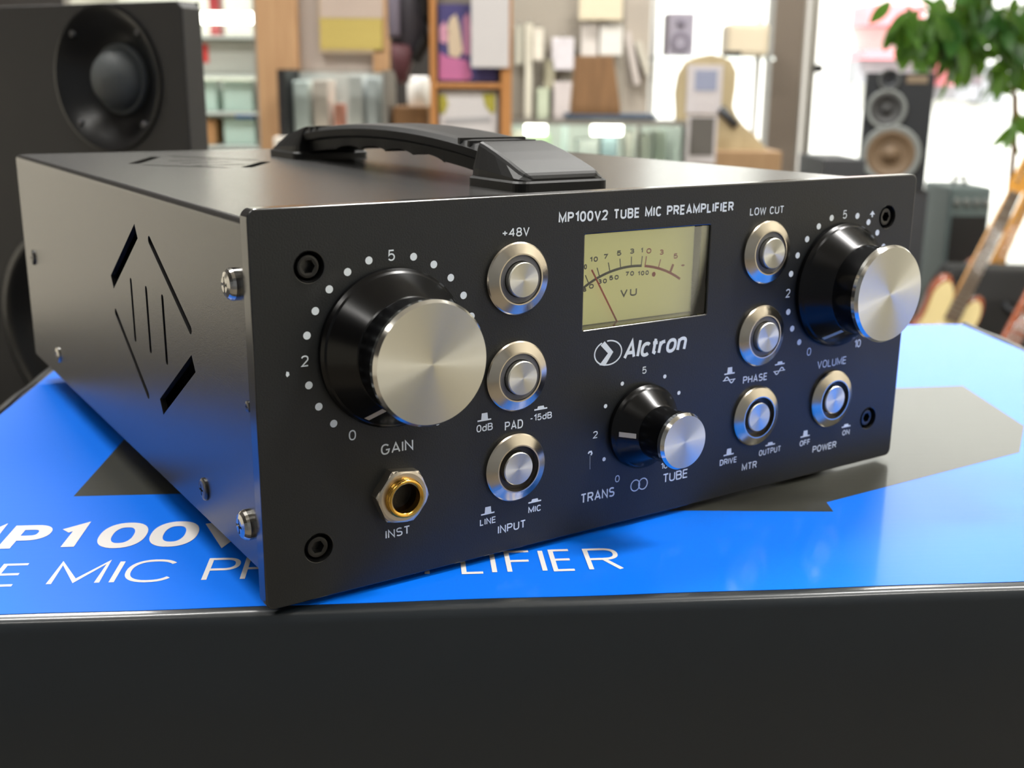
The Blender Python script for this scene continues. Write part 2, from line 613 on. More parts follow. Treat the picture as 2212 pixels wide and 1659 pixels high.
def write(mb, s, x0, x1, z, h, t, mapf, gap=.12, shear=0.0, space=.24, tk=None):
    """string s between x0 and x1 on baseline z, cap height h, stroke t"""
    s_ = list(s)
    nat = 0
    for i, ch in enumerate(s_):
        nat += space if ch == ' ' else GL[ch][0]
    gaps = sum(1 for i in range(len(s_) - 1))
    inner = (x1 - x0) - t
    # widths: every gap keeps one stroke width plus gap*h*k
    den = (nat + gaps * gap) * h
    k = (inner - gaps * t) / den if den > 1e-6 else 1.0
    x = x0 + t / 2
    hh = h - t
    for ch in s_:
        if ch == ' ':
            x += (space + gap) * h * k + t
            continue
        wd, st = GL[ch]
        for L in st:
            thick(mb, [(x + a * h * k + shear * (t / 2 + b * hh), z + t / 2 + b * hh) for a, b in L], t, mapf)
        x += (wd + gap) * h * k + t


# ------------------------------------------------------------------ the preamplifier
a_ = R(YAW)
ORG = Vector((74.77 * math.cos(a_) - 205.85 * math.sin(a_), 74.77 * math.sin(a_) + 205.85 * math.cos(a_), 0)) * MM
ORG.z = TOP + LIFT
W_, H_, D_, T_ = 196.35, 83.0, 232.5, 3.96
ZB, ZT = 8.0, 80.84
pre = thing('preamplifier', 'black tube microphone preamplifier with silver knobs and top handle, standing on the blue carton', 'preamplifier',
            (ORG.x, ORG.y, TOP), a_)


def P_(mb, name, m, parent=None, **k):
    """part given in preamplifier millimetres (z counted from the panel's lower edge)"""
    o = mb.build(name, m, parent, scale=MM, **k)
    return o


BASE = bpy.data.objects.new  # shorthand only
LZ = LIFT / MM
# every part is a direct child of the thing; z offset LIFT goes into the mesh
UP = Matrix.Translation((0, 0, LZ))


def pm(x, z, d=0.0):
    return (x, -d, z + LZ)


holes = [rrect(80.1, 50.8, 118.8, 73.2, 0.25, 2)]
SCREWS = [(12.3, 71.1), (12.1, 11.5), (185.05, 71.6), (184.8, 13.2)]
for x, z in SCREWS:
    holes.append(circle(x, z, 3.05))
panel = plate('front_panel', rrect(0, 0, W_, H_, 2.0), holes, T_, M_PANEL, pre, lambda a, b, d: (a, T_ / 2 - d, b + LZ), bev=0.32, res=2, edge=M_PANELEDGE)

# case: left side with cut-outs, top with cut-outs, folds, right side, rear, underside
RF = 1.6
TH = 1.4
X0, X1 = 0.35, W_ - 0.35
S1 = [slot((80.0, 70.2), (108.2, 53.2), 4.0, True)[::1], slot((69.6, 69.8), (39.9, 51.7), 2.1), slot((107.9, 45.6), (79.6, 27.1), 2.1),
      slot((40.0, 44.6), (68.6, 27.4), 4.2, True)]
S1 += [slot((88.7, 57.2), (88.7, 40.2), 1.8), slot((74.8, 57.2), (74.8, 39.9), 1.8), slot((61.1, 57.2), (61.1, 39.8), 1.8)]
side = plate('case_cover', rrect(T_ + .05, ZB, D_, ZT - RF, 0.1, 1), S1, TH, M_CASE, pre, lambda a, b, d: (X0 + TH / 2 - d, a, b + LZ))


def shift_slots(L, cx, cy):
    return [[(cx + (b - 48.6), cy + (a - 74)) for a, b in q] for q in L]


S2 = [slot((24.0, 167.0), (40.5, 199.0), 3.6, True), slot((50.0, 135.5), (65.5, 158.5), 3.6, True), slot((46.0, 200.0), (66.0, 166.0), 2.0), slot((25.0, 160.0), (45.0, 136.5), 2.0)]
S2 += [slot((38.0, 150.0 + k * 13), (55.0, 150.0 + k * 13), 1.8) for k in range(3)]
top = plate('case_top', rrect(X0 + RF, T_ + .05, X1 - RF, D_, 0.1, 1), S2, TH, M_CASE, pre, lambda a, b, d: (a, b, ZT - TH / 2 + d + LZ))
mb = MB()
for sgn, xe in ((-1, X0), (1, X1)):
    ring = []
    n = 6
    for y in (T_ + .05, D_):
        for k in range(n + 1):
            t = R(90 * k / n)
            ring.append((xe + (-sgn) * RF + sgn * RF * math.cos(t), y, ZT - RF + RF * math.sin(t) + LZ))
    mb.add(ring, [(k, k + 1, n + 2 + k, n + 1 + k) for k in range(n)], True)
P_(mb, 'case_fold', M_CASE, pre)
mb = MB()
mb.box(X1 - TH, T_ + .05, ZB + LZ, X1, D_, ZT - RF + LZ)
mb.box(X0 + TH, D_ - TH, ZB + LZ, X1 - TH, D_, ZT - TH + LZ)
mb.box(X0 + TH, T_ + .05, ZB + LZ, X1 - TH, D_ - TH, ZB + TH + LZ)
P_(mb, 'chassis', M_CASE, pre)
mb = MB()
mb.box(14, 20, ZB + 6 + LZ, 180, 215, ZT - 12 + LZ)
P_(mb, 'inner_chassis', M_VOID, pre)
for fx, fy in ((16, 20), (180, 20), (16, 214), (180, 214)):
    mb = MB()
    mb.lathe([(6.2, ZB + LZ), (7.0, 1.0), (7.0, 0.4), (6.4, 0.0)], 32, Matrix.Translation((fx, fy, 0)))
    P_(mb, 'rubber_foot', M_RUBBER, pre)


# screws
def hexagon(r, a=0):
    return [(r * math.cos(R(60 * k + a)), r * math.sin(R(60 * k + a))) for k in range(6)]


FRONT = Matrix(((1, 0, 0, 0), (0, 0, -1, 0), (0, 1, 0, 0), (0, 0, 0, 1)))     # local z points out of the panel
for x, z in SCREWS:
    mb = MB()
    sx = 40
    # recess wall and floor
    mb.lathe([(3.06, 0.25), (2.9, -0.5), (2.75, -3.2)], 40, cap=False)
    n = 36
    hx = []
    for k in range(n):
        t = 2 * math.pi * k / n
        hr = 1.45 * math.cos(R(30)) / math.cos((t % R(60)) - R(30))
        hx.append((hr * math.cos(t), hr * math.sin(t)))
    rings = []
    for r, h in ((2.75, -3.2), (2.45, -0.9), (2.25, -0.6), (1.85, -0.55)):
        rings.append([(r * math.cos(2 * math.pi * k / n), r * math.sin(2 * math.pi * k / n), h) for k in range(n)])
    rings.append([(a, b, -0.6) for a, b in hx])
    rings.append([(a * .92, b * .92, -2.4) for a, b in hx])
    mb.loft(rings, smooth=False, closed_ends=True)
    o = P_(mb, 'panel_screw', M_BLACKSCREW, pre, loc=Vector(pm(x, z, 0)) * MM, rot=(R(90), 0, 0))


def cross_screw(name, y, z, r, h, m):
    mb = MB()
    n = 36
    prof = [(r, 0), (r, h * .35), (r * .93, h * .62), (r * .78, h * .85), (r * .5, h)]
    rings = [[(q * math.cos(2 * math.pi * k / n), q * math.sin(2 * math.pi * k / n), hh) for k in range(n)] for q, hh in prof]
    def cr(k, s):
        t = 2 * math.pi * k / n
        c, s2 = abs(math.cos(t)), abs(math.sin(t))
        # plus-shaped recess
        q = min(max(c, s2), 1)
        lim = s * (1.0 if max(c, s2) > .94 else .38)
        return (lim * math.cos(t), lim * math.sin(t))
    rings.append([(*cr(k, r * .52), h * .98) for k in range(n)])
    rings.append([(*cr(k, r * .4), h * .1) for k in range(n)])
    mb.loft(rings, smooth=False)
    return P_(mb, name, m, pre, loc=Vector((X0, y, z + LZ)) * MM, rot=(0, R(-90), 0))


cross_screw('side_screw', 9.3, 67.4, 3.3, 2.3, M_CHROME)
cross_screw('side_screw', 8.7, 16.4, 3.3, 2.3, M_CHROME)
cross_screw('small_screw', 37.6, 15.2, 2.7, 0.9, M_CASE)
cross_screw('small_screw', 217.4, 45.9, 2.7, 0.9, M_CASE)
cross_screw('small_screw', 190.0, 16.1, 2.7, 0.9, M_CHROME)
cross_screw('small_screw', 5.6, 42.9, 1.2, 0.4, M_CASE)


# knobs
def knob(name, label, x, z, rs, rc, dn, dc, rcap, ang, plen, pw):
    """skirted black knob: skirt radius rs, neck radius rc from depth dn, silver cap radius rcap at depth dc"""
    mb = MB()
    mb.lathe([(rs, 0.2), (rs, 1.3), (rs, 1.3), (rs - .5, 2.0), (rs - .5, 2.0), (rs - .9, 2.4), (rs - .9, 2.4), (rc + .25, dn), (rc + .25, dn), (rc, dn + .3), (rc, dn + .3), (rc, dc - 1.9)], 96)
    k = P_(mb, name, M_BLACKGLOSS, pre, loc=Vector(pm(x, z)) * MM, rot=(R(90), 0, 0))
    k['label'] = label
    mb = MB()
    mb.lathe([(rcap - .3, dc - 2.2), (rcap, dc - 1.9), (rcap, dc - 1.9), (rcap, dc - .85), (rcap, dc - .85), (rcap - .55, dc)], 128, cap=False)
    e = P_(mb, 'cap_edge', M_BEVEL, k)
    mb = MB()
    mb.lathe([(rcap - .55, dc), (rcap * .5, dc + .005), (0.02, dc + .01)], 128, cap=False)
    mb.lathe([(rcap - .4, dc - 2.1), (0.02, dc - 2.1)], 64, cap=False)
    c = P_(mb, 'cap', M_SPUN, k)
    c['label'] = 'spun silver cap'
    # pointer line lies on the cone
    mb = MB()
    r1, r0 = rs - 1.2, rc + .3
    d1, d0 = 2.4, dn
    ca, sa = math.cos(R(ang)), math.sin(R(ang))
    def cone(r, off):
        d = d1 + (rs - .9 - r) / (rs - .9 - rc - .25) * (dn - d1)
        nx = .12
        return ((r * ca - off * sa), (r * sa + off * ca), d + nx)
    q0, q1 = r0 + .1 + (1 - plen) * (r1 - r0) * .0, r0 + plen * (r1 - r0)
    vs = []
    for r in (q0, q1):
        for off in (-pw / 2, pw / 2):
            vs.append(cone(r, off))
    for r in (q0, q1):
        for off in (-pw / 2, pw / 2):
            a, b, d = cone(r, off)
            vs.append((a, b, d - .3))
    mb.add(vs, [(0, 1, 3, 2), (4, 6, 7, 5), (0, 4, 5, 1), (2, 3, 7, 6), (0, 2, 6, 4), (1, 5, 7, 3)])
    pz = P_(mb, 'pointer', M_CREAM, k)
    pz['label'] = 'cream pointer line'
    return k


knob('gain_knob', 'large black gain knob with silver cap', 30.43, 52.6, 17.0, 12.0, 8.0, 17.2, 12.9, 240, 1.0, 1.15)
knob('volume_knob', 'large black volume knob with silver cap', 167.36, 54.0, 17.0, 12.0, 8.0, 17.2, 12.9, 240, 1.0, 1.15)
knob('tube_knob', 'small black tube drive knob with silver cap', 99.18, 24.6, 10.7, 6.6, 6.4, 16.0, 7.0, 180, 1.0, 1.2)


# push buttons
def button(x, z, pressed, label):
    mb = MB()
    mb.lathe([(8.15, 0.0), (8.15, 0.7), (8.15, 0.7), (7.85, 0.95), (7.85, 0.95), (5.75, 1.95), (5.75, 1.95), (5.45, 1.95), (5.45, 1.95), (5.3, 0.3)], 96, cap=False)
    b = P_(mb, 'push_button', M_STEEL, pre, loc=Vector(pm(x, z)) * MM, rot=(R(90), 0, 0))
    b['label'] = label
    ht = 1.2 if pressed else 1.55
    mb = MB()
    mb.lathe([(5.4, ht - .4), (5.35, ht), (5.35, ht), (4.1, ht), (4.1, ht), (4.05, 0.4)] if not pressed else [(5.4, 0.2), (4.0, 0.2)], 64, cap=False)
    P_(mb, 'ring', M_DARKRING if pressed else M_RING, b)
    hp = 1.9 if pressed else 3.1
    mb = MB()
    mb.lathe([(3.95, 0.1), (3.95, hp - .25), (3.95, hp - .25), (3.75, hp), (3.75, hp), (2, hp + .003), (0.02, hp + .006)], 72, cap=False)
    p = P_(mb, 'plunger', M_SPUN, b)
    p['label'] = 'round steel plunger'


button(61.35, 64.75, False, 'phantom power button, out')
button(61.4, 42.45, False, 'pad button, out')
button(61.3, 20.65, True, 'input button, pressed in')
button(138.35, 65.1, False, 'low cut button, out')
button(138.3, 43.1, False, 'phase button, out')
button(138.3, 21.1, True, 'meter button, pressed in')
button(167.75, 21.6, True, 'power button')

# instrument jack
mb = MB()
n = 48
rings = []
for ro, h, hexed in ((6.5, 0, 1), (6.5, 2.2, 1), (6.0, 2.55, 0), (5.4, 2.75, 0), (4.3, 2.75, 0)):
    L = []
    for k in range(n):
        t = 2 * math.pi * k / n
        hr = 6.6 * math.cos(R(30)) / math.cos(((t + R(8)) % R(60)) - R(30))
        r = min(hr, 6.5) if hexed else min(ro, hr)
        L.append((r * math.cos(t), r * math.sin(t), h))
    rings.append(L)
mb.loft(rings, smooth=False, closed_ends=False)
jk = P_(mb, 'instrument_jack', M_NICKEL, pre, loc=Vector(pm(31.0, 20.0)) * MM, rot=(R(90), 0, 0))
mb = MB()
mb.lathe([(4.3, 0), (4.3, 4.0), (4.3, 4.0), (4.15, 4.3), (3.7, 4.35), (3.3, 3.9), (3.3, 3.9), (3.3, 2.0)], 64, cap=False)
for h in (3.0, 3.4):
    mb.lathe([(4.3, h - .12), (4.45, h), (4.3, h + .12)], 64, cap=False)
P_(mb, 'bushing', M_GOLD, jk)
mb = MB()
mb.lathe([(3.3, 2.2), (3.15, -6), (3.15, -6), (0.02, -6)], 48, cap=False)
P_(mb, 'bore', M_BORE, jk)

# meter
MY = 6.2
mx = lambda a, b: (a, MY - .06, b + LZ)
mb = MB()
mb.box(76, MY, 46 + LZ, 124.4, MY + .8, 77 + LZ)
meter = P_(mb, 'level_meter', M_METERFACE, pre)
meter['label'] = 'cream VU meter behind a window'
mb = MB()
for x0, z0, x1, z1 in ((78.3, 49.2, 79.9, 75), (119.05, 49.2, 120.5, 75), (78.3, 73.5, 120.5, 75), (78.3, 49.2, 120.5, 50.5)):
    mb.box(x0, T_ - .05, z0 + LZ, x1, MY, z1 + LZ)
for k in range(16):
    z = 51.5 + k * .62
    mb.box(118.85, T_ + .1, z + LZ, 119.1, MY, z + .3 + LZ)
P_(mb, 'meter_wall', M_METERWALL, meter)
mb = MB()
mb.box(80.25, 0.55, 51.0 + LZ, 118.65, 0.75, 73.0 + LZ)
P_(mb, 'meter_window', M_GLASS, meter)
mb = MB()
mb.box(118.0, 0.8, 51.0 + LZ, 118.75, 2.4, 73.0 + LZ)
P_(mb, 'window_edge', M_ACRYLEDGE, meter)
mb = MB()
mb.box(80.2, 0.8, 51.0 + LZ, 80.5, 2.4, 73.0 + LZ)
P_(mb, 'window_edge', M_ACRYLEDGE, meter)
mb = MB()
# scale arc through measured points: circle fit
AX, AZ, AR = 99.4, 34.3, 29.35
def ap(deg, r):
    return (AX + r * math.cos(R(deg)), AZ + r * math.sin(R(deg)))
thick(mb, [ap(d, AR) for d in [132 - 2 * k for k in range(24)] + [84.4]], .62, mx)
def tick(mb, x, r0, r1, t):
    a = math.degrees(math.acos((x - AX) / AR))
    thick(mb, [ap(a, r0), ap(a, r1)], max(t, .27), mx)
for x in (86.1, 89.3, 92.4, 95.65, 98.95, 102.1):
    tick(mb, x, AR, AR + 2.4, .22)
for s, x0, x1, z, h in (('20', 83.4, 85.4, 64.0, 1.25), ('10', 86.2, 88.6, 65.6, 1.25), ('7', 90.3, 91.6, 66.0, 1.25), ('5', 94.3, 95.7, 66.55, 1.25), ('3', 98.3, 99.7, 66.75, 1.25), ('1', 101.8, 102.4, 66.7, 1.25),
                        ('30', 88.8, 91.5, 60.15, 1.15), ('50', 92.2, 95.1, 60.75, 1.15), ('70', 97.2, 99.9, 61.3, 1.15), ('100', 101.1, 104.6, 61.1, 1.15), ('0', 86.2, 87.6, 59.2, 1.15), ('8', 84.4, 85.4, 58.6, 1.0),
                        ('VU', 95.8, 101.0, 56.25, 1.95)):
    write(mb, s, x0, x1, z, h,   .29 if s != 'VU' else .38, mx, gap=.25)
P_(mb, 'black_scale', M_METERINK, meter, recalc=False)
mb = MB()
thick(mb, [ap(d, AR) for d in [82.6 - 2 * k for k in range(12)] + [58]], .62, mx)
tick(mb, 103.3, AR, AR + 2.4, .22)
tick(mb, 107.6, AR, AR + 2.3, .22)
tick(mb, 111.5, AR, AR + 2.3, .7)
for s, x0, x1, z in (('0', 103.6, 105.1, 66.4), ('3', 107.8, 109.1, 65.8), ('5', 112.4, 113.8, 64.5), ('+', 115.0, 116.4, 62.0)):
    write(mb, s, x0, x1, z, 1.3, .28, mx, gap=.25)
fan(mb, circle(106.2, 61.1, .6, 20), mx)
P_(mb, 'red_scale', M_METERRED, meter, recalc=False)
mb = MB()
mb.tube([(95.5, MY - 1.0, 48.6 + LZ), (86.2, MY - 1.0, 63.9 + LZ)], .22, 8)
P_(mb, 'needle', M_NEEDLE, meter)
mb = MB()
mb.prism([(96.0, 49.4)] + [(98.7 + 2.6 * math.cos(R(a)), 49.2 + .95 * math.sin(R(a))) for a in range(170, 5, -15)] + [(101.4, 49.4)], 0, .5,
         Matrix(((1, 0, 0, 0), (0, 0, -1, MY - .1), (0, 1, 0, LZ), (0, 0, 0, 1))))
P_(mb, 'pivot_cover', M_METERINK, meter)

# lettering on the panel: each label a mesh of its own under the panel
fp = lambda a, b: (a, -.04, b + LZ)


def legend(name, items, extra=None, m=M_WHITE):
    mb = MB()
    for s, x0, x1, z, h, t in items:
        write(mb, s, x0, x1, z, h, t, fp)
    if extra:
        extra(mb)
    return P_(mb, name, m, panel, recalc=False)


def hat(mb, x, z, out):
    """push button symbol: wide brim with a tall (out) or low (in) crown"""
    wd = 1.82
    fan(mb, [(x - wd, z), (x + wd, z), (x + wd, z + .36), (x - wd, z + .36)], fp)
    if out:
        fan(mb, [(x - .85, z + .36), (x + .95, z + .36), (x + .8, z + 1.85), (x - .7, z + 1.85)], fp)
    else:
        fan(mb, [(x - 1.0, z + .36), (x + 1.0, z + .36), (x + .8, z + .92), (x - .8, z + .92)], fp)


def dots(cx, cz, r, angs, dr):
    def f(mb):
        for a in angs:
            fan(mb, circle(cx + r * math.cos(R(a)), cz + r * math.sin(R(a)), dr, 24), fp)
    return f


def mid(s, x, wd, z, h, t):
    return (s, x - wd / 2, x + wd / 2, z - h / 2, h, t)


c = lambda cx, cz, r, a: (cx + r * math.cos(R(a)), cz + r * math.sin(R(a)))
A15 = [225, 210, 195, 165, 150, 135, 120, 105, 75, 60, 45, 30, 15, 0, -15, -30, -45]
for nm, cx, cz, r in (('gain_scale', 30.43, 52.25, 19.86), ('volume_scale', 167.36, 53.5, 19.75)):
    p0, p2, p5, p10 = c(cx, cz, r, 240), c(cx, cz, r, 180), c(cx, cz, r, 90), c(cx, cz, r, 300)
    legend(nm, [mid('0', p0[0], 1.65, p0[1], 2.25, .3), mid('2', p2[0], 1.6, p2[1], 2.3, .3), mid('5', p5[0], 1.6, p5[1], 2.3, .3), mid('10', p10[0], 2.7, p10[1], 2.25, .3)],
           dots(cx, cz, r, A15, .82))
cx, cz, r = 99.18, 24.6, 13.5
p0, p2, p5, p10 = c(cx, cz, 14.6, 240), c(cx, cz, 14.6, 180), c(cx, cz, 14.2, 90), c(cx, cz, 14.6, 300)
legend('tube_scale', [mid('0', p0[0], 1.4, p0[1], 1.8, .22), mid('2', p2[0], 1.4, p2[1], 1.8, .25), mid('5', p5[0], 1.35, p5[1], 1.8, .25), mid('10', p10[0] + .6, 2.2, p10[1] + .7, 1.7, .22)],
       dots(cx, cz, r, [210, 150, 120, 60, 30, 0, -30], .52))
legend('gain_lettering', [('GAIN', 27.05, 34.85, 29.4, 2.42, .36)])
legend('inst_lettering', [('INST', 27.7, 33.75, 10.08, 2.0, .31)])
legend('phantom_lettering', [('+48V', 57.4, 64.6, 74.0, 2.0, .3)])
legend('pad_lettering', [('0dB', 50.9, 55.25, 30.6, 1.75, .28), ('PAD', 58.5, 63.5, 29.75, 2.15, .32), ('-15dB', 65.45, 71.6, 30.85, 1.62, .26)],
       lambda mb: (hat(mb, 53.0, 33.05, True), hat(mb, 68.4, 33.35, False)))
legend('input_lettering', [('LINE', 51.85, 56.2, 7.93, 1.62, .27), ('INPUT', 56.8, 64.6, 4.86, 2.05, .31), ('MIC', 65.3, 69.0, 8.25, 1.6, .27)],
       lambda mb: (hat(mb, 54.0, 10.4, True), hat(mb, 67.1, 10.7, False)))
legend('model_lettering', [('MP100V2 TUBE MIC PREAMPLIFIER', 72.45, 126.0, 76.25, 2.4, .47)])
legend('low_cut_lettering', [('LOW CUT', 131.85, 143.9, 74.8, 1.95, .29)])
legend('volume_lettering', [('VOLUME', 161.3, 173.05, 31.05, 2.2, .3)])
legend('trans_lettering', [('TRANS', 80.65, 91.1, 7.55, 2.5, .38)])
legend('tube_lettering', [('TUBE', 106.8, 115.25, 7.95, 2.4, .3)])
legend('link_symbol', [], lambda mb: (thick(mb, [(97.75 + 1.42 * math.cos(t / 16 * math.pi), 9.05 + 1.45 * math.sin(t / 16 * math.pi)) for t in range(33)], .26, fp),
                                      thick(mb, [(100.25 + 1.42 * math.cos(t / 16 * math.pi), 9.05 + 1.45 * math.sin(t / 16 * math.pi)) for t in range(33)], .26, fp)))


def sine(mb, x, z, flip):
    s_ = -1 if flip else 1
    thick(mb, [(x - 2.2, z), (x + 2.2, z)], .24, fp)
    thick(mb, [(x - 1.8 + 3.6 * k / 24, z + s_ * .85 * math.sin(2 * math.pi * k / 24)) for k in range(25)], .34, fp)


legend('phase_lettering', [('PHASE', 133.1, 142.0, 30.55, 2.05, .33)], lambda mb: (hat(mb, 128.05, 33.93, True), hat(mb, 146.45, 34.12, False), sine(mb, 128.05, 32.4, False), sine(mb, 146.4, 32.45, True)))
legend('meter_lettering', [('DRIVE', 126.5, 132.65, 9.0, 1.65, .27), ('MTR', 134.75, 140.3, 6.03, 2.05, .32), ('OUTPUT', 140.85, 149.2, 9.18, 1.7, .28)],
       lambda mb: (hat(mb, 129.5, 11.5, True), hat(mb, 144.95, 11.62, False)))
legend('power_lettering', [('OFF', 156.7, 160.8, 9.25, 1.65, .27), ('POWER', 162.15, 171.9, 6.4, 1.98, .3), ('ON', 174.1, 177.15, 9.58, 1.55, .25)],
       lambda mb: (hat(mb, 158.6, 11.8, True), hat(mb, 175.45, 11.95, False)))


def logo(mb):
    # slanted bold name
    write(mb, 'Alctron', 92.3, 112.2, 42.2, 4.75, .86, fp, gap=.06, shear=.2)
    # ring broken by a chevron: left arc, right arc, and the angular mark between
    ex, ez, rx, rz = 87.65, 44.55, 3.95, 2.95
    thick(mb, [(ex + rx * math.cos(R(a)), ez + rz * math.sin(R(a))) for a in range(118, 252, 6)], .34, fp)
    thick(mb, [(ex + .25 + rx * math.cos(R(a)), ez + rz * math.sin(R(a))) for a in range(-106, 100, 6)], .34, fp)
    fan(mb, [(85.45, 46.6), (86.6, 47.5), (89.3, 44.6), (87.7, 44.45)], fp)
    fan(mb, [(87.7, 44.45), (89.3, 44.6), (86.9, 41.45), (85.2, 41.85)], fp)


legend('maker_logo', [], logo)
legend('arrow_mark', [], lambda mb: (fan(mb, [(178.3, 71.9), (178.85, 71.9), (178.85, 72.9), (178.3, 72.9)], fp), fan(mb, [(177.5, 72.6), (179.6, 72.6), (178.55, 73.7)], fp)))
legend('paint_chip', [], lambda mb: fan(mb, [(6.4, 49.9), (6.7, 49.4), (7.2, 49.8), (7.1, 50.4), (6.6, 50.6)], fp))
legend('paint_chip', [], lambda mb: (thick(mb, [(82.6, 20.1), (82.9, 20.5), (83.5, 20.5), (83.7, 20.0), (83.4, 19.6)], .4, fp), thick(mb, [(83.15, 19.5), (83.25, 16)], .06, fp)))

# handle
HX0, HX1 = 79.3, 105.3
HC = 107.0


def top_z(y):
    return 94.4 - ((y - HC) / 80.0) ** 2 * 6.4 - (abs(y - HC) / 80.0) ** 6 * 1.0


mb = MB()
rings = []
N = 150
for i in range(N + 1):
    y = 44 + (2 * HC - 88) * i / N
    zt = top_z(y)
    th = 5.6
    ay = abs(y - HC)
    if ay < 37:                                     # finger scallops under the grip
        th = 7.4 + 1.3 * abs(math.sin((y - HC) / 18.0 * math.pi)) ** .6 * -1 + .6
    elif ay < 60:
        th = 7.6
    xw = 0.0
    rings.append([(HX0 + 2.2, y, zt - 1.5 + LZ), (HX0 + 3.4, y, zt - .3 + LZ), (HX0 + 6, y, zt + LZ), (HX1 - 6, y, zt + LZ), (HX1 - 3.4, y, zt - .3 + LZ), (HX1 - 2.2, y, zt - 1.5 + LZ),
                  (HX1 - 2.6, y, zt - 3.6 + LZ), (HX1 - 4, y, zt - 4.4 + LZ), (HX1 - 4.4, y, zt - th + LZ), (HX0 + 4.4, y, zt - th + LZ), (HX0 + 4, y, zt - 4.4 + LZ), (HX0 + 2.6, y, zt - 3.6 + LZ)])
mb.loft(rings, smooth=False)
for yy in (54.5, 59.5, 2 * HC - 54.5, 2 * HC - 59.5):  # raised ribs across the grip near each end
    z = top_z(yy)
    mb.box(HX0 + 2.4, yy - .55, z - 1.4 + LZ, HX1 - 2.4, yy + .55, z + .35 + LZ)
grip = P_(mb, 'carry_handle', M_HANDLE, pre, merge=False)
grip['label'] = 'curved strap handle with finger grips'
for sgn in (1, -1):
    def yy(v):
        return HC + sgn * (v - HC)
    mb = MB()
    # base plate
    def rr(y0, y1, x0, x1, r, z):
        return [(a, b, z + LZ) for a, b in rrect(x0, min(yy(y0), yy(y1)), x1, max(yy(y0), yy(y1)), r, 5)]
    mb.loft([rr(24.6, 50.2, HX0 - 1.2, HX1 + 1.0, 3, ZT), rr(24.6, 50.2, HX0 - 1.2, HX1 + 1.0, 3, ZT + 2.0), rr(25.1, 49.8, HX0 - .7, HX1 + .5, 3, ZT + 2.5)], smooth=False)
    P_(mb, 'end_plate', M_HANDLE, grip)
    mb = MB()
    rings = []
    zb = ZT + 2.4
    for y, z, xf, xt in ((25.5, 83.9, 2.6, 3.4), (25.9, 84.7, 1.2, 2.2), (26.8, 85.3, .4, 1.4), (28.5, 86.0, 0, 1.1), (34, 87.9, 0, 1.3), (40, 89.7, 0, 1.7), (45, 91.0, .1, 2.1), (47.5, 91.6, .4, 2.3), (49.3, 91.9, 1.0, 2.5)):
        x0, x1, u0, u1 = HX0 - .4 + xf, HX1 + .2 - xf, HX0 + xt, HX1 - .2 - xt
        e = min(1.0, (z - zb) * .4)
        q = [(x0, zb), (x0 + .1, zb + (z - zb) * .25), (u0 - .15, z - e), (u0 + e * .3, z - e * .3), (u0 + e, z), (u1 - e, z), (u1 - e * .3, z - e * .3), (u1 + .15, z - e), (x1 - .1, zb + (z - zb) * .25), (x1, zb)]
        rings.append([(a, yy(y), b + LZ) for a, b in q])
    mb.loft(rings, smooth=False)
    P_(mb, 'end_cap', M_HANDLE, grip)

# ------------------------------------------------------------------ the carton
CA = R(YAW - 27.9)
ca, sa = math.cos(R(-27.9)), math.sin(R(-27.9))
CU0, CV0, CW, CD, CH = -107.0, 2.6, 400.0, 283.0, 150.0
cx_, cy_ = CU0 * ca - CV0 * sa, CU0 * sa + CV0 * ca
co = Vector((cx_ * math.cos(a_) - cy_ * math.sin(a_), cx_ * math.sin(a_) + cy_ * math.cos(a_), 0)) * MM
box = thing('carton', 'black cardboard carton with glossy blue printed lid under the preamplifier', 'carton', (ORG.x + co.x, ORG.y + co.y, TOP - CH * MM), CA)
mb = MB()
rings = []


def crect(x0, y0, x1, y1, z, wav=0.0):
    L = []
    n = 60
    for k in range(n):
        x = x0 + (x1 - x0) * k / n
        L.append((x, y0 + wav * (math.sin(x * .055) + .6 * math.sin(x * .13 + 1)), z))
    for k in range(8):
        L.append((x1, y0 + (y1 - y0) * k / 8, z))
    for k in range(n):
        L.append((x1 + (x0 - x1) * k / n, y1, z))
    for k in range(8):
        L.append((x0, y1 + (y0 - y1) * k / 8, z))
    return L


mb.loft([crect(0, 0, CW, CD, 0), crect(-.4, -.6, CW + .4, CD, CH * .5), crect(-.2, -.1, CW + .2, CD, CH - 3.0, .1), crect(0, .4, CW, CD - .4, CH - 1.1, .12), crect(.5, 1.1, CW - .5, CD - 1.0, CH - .4, .12), crect(1.0, 1.9, CW - 1, CD - 1.2, CH - .14, .12), crect(2, 4.4, CW - 2, CD - 2, CH - .08)], smooth=True)
P_(mb, 'carton_body', M_CARTON, box)
mb = MB()
n = 60
L0 = [(1.0 + (CW - 2.0) * k / n, 3.3 + .14 * (math.sin(k * .9) + .6 * math.sin(k * .37)), 0) for k in range(n + 1)] + [(CW - 1.0, CD - 1.5, 0), (1.0, CD - 1.5, 0)]
mb.prism([(a, b) for a, b, z in L0], CH - .4, CH)
lid = P_(mb, 'printed_lid', M_BLUE, box)
for xa in (0.2, CW - 0.2):
    mb = MB()
    s_ = -1 if xa < 1 else 1
    mb.tube([(xa + s_ * 1.4, 60 + (CD - 60) * k / 30, CH - 1.6 + .25 * math.sin(k * 1.3)) for k in range(31)], 2.2, 10)
    P_(mb, 'side_flap', M_CARTONEDGE, box)


def dev2box(x, y):
    u = x * ca + y * sa
    v = -x * sa + y * ca
    return (u - CU0, v - CV0)


lf = lambda a, b: (a, b, CH + .05)
lf_ref[0] = lf
lf2 = lambda a, b: (a, b, CH + .03)
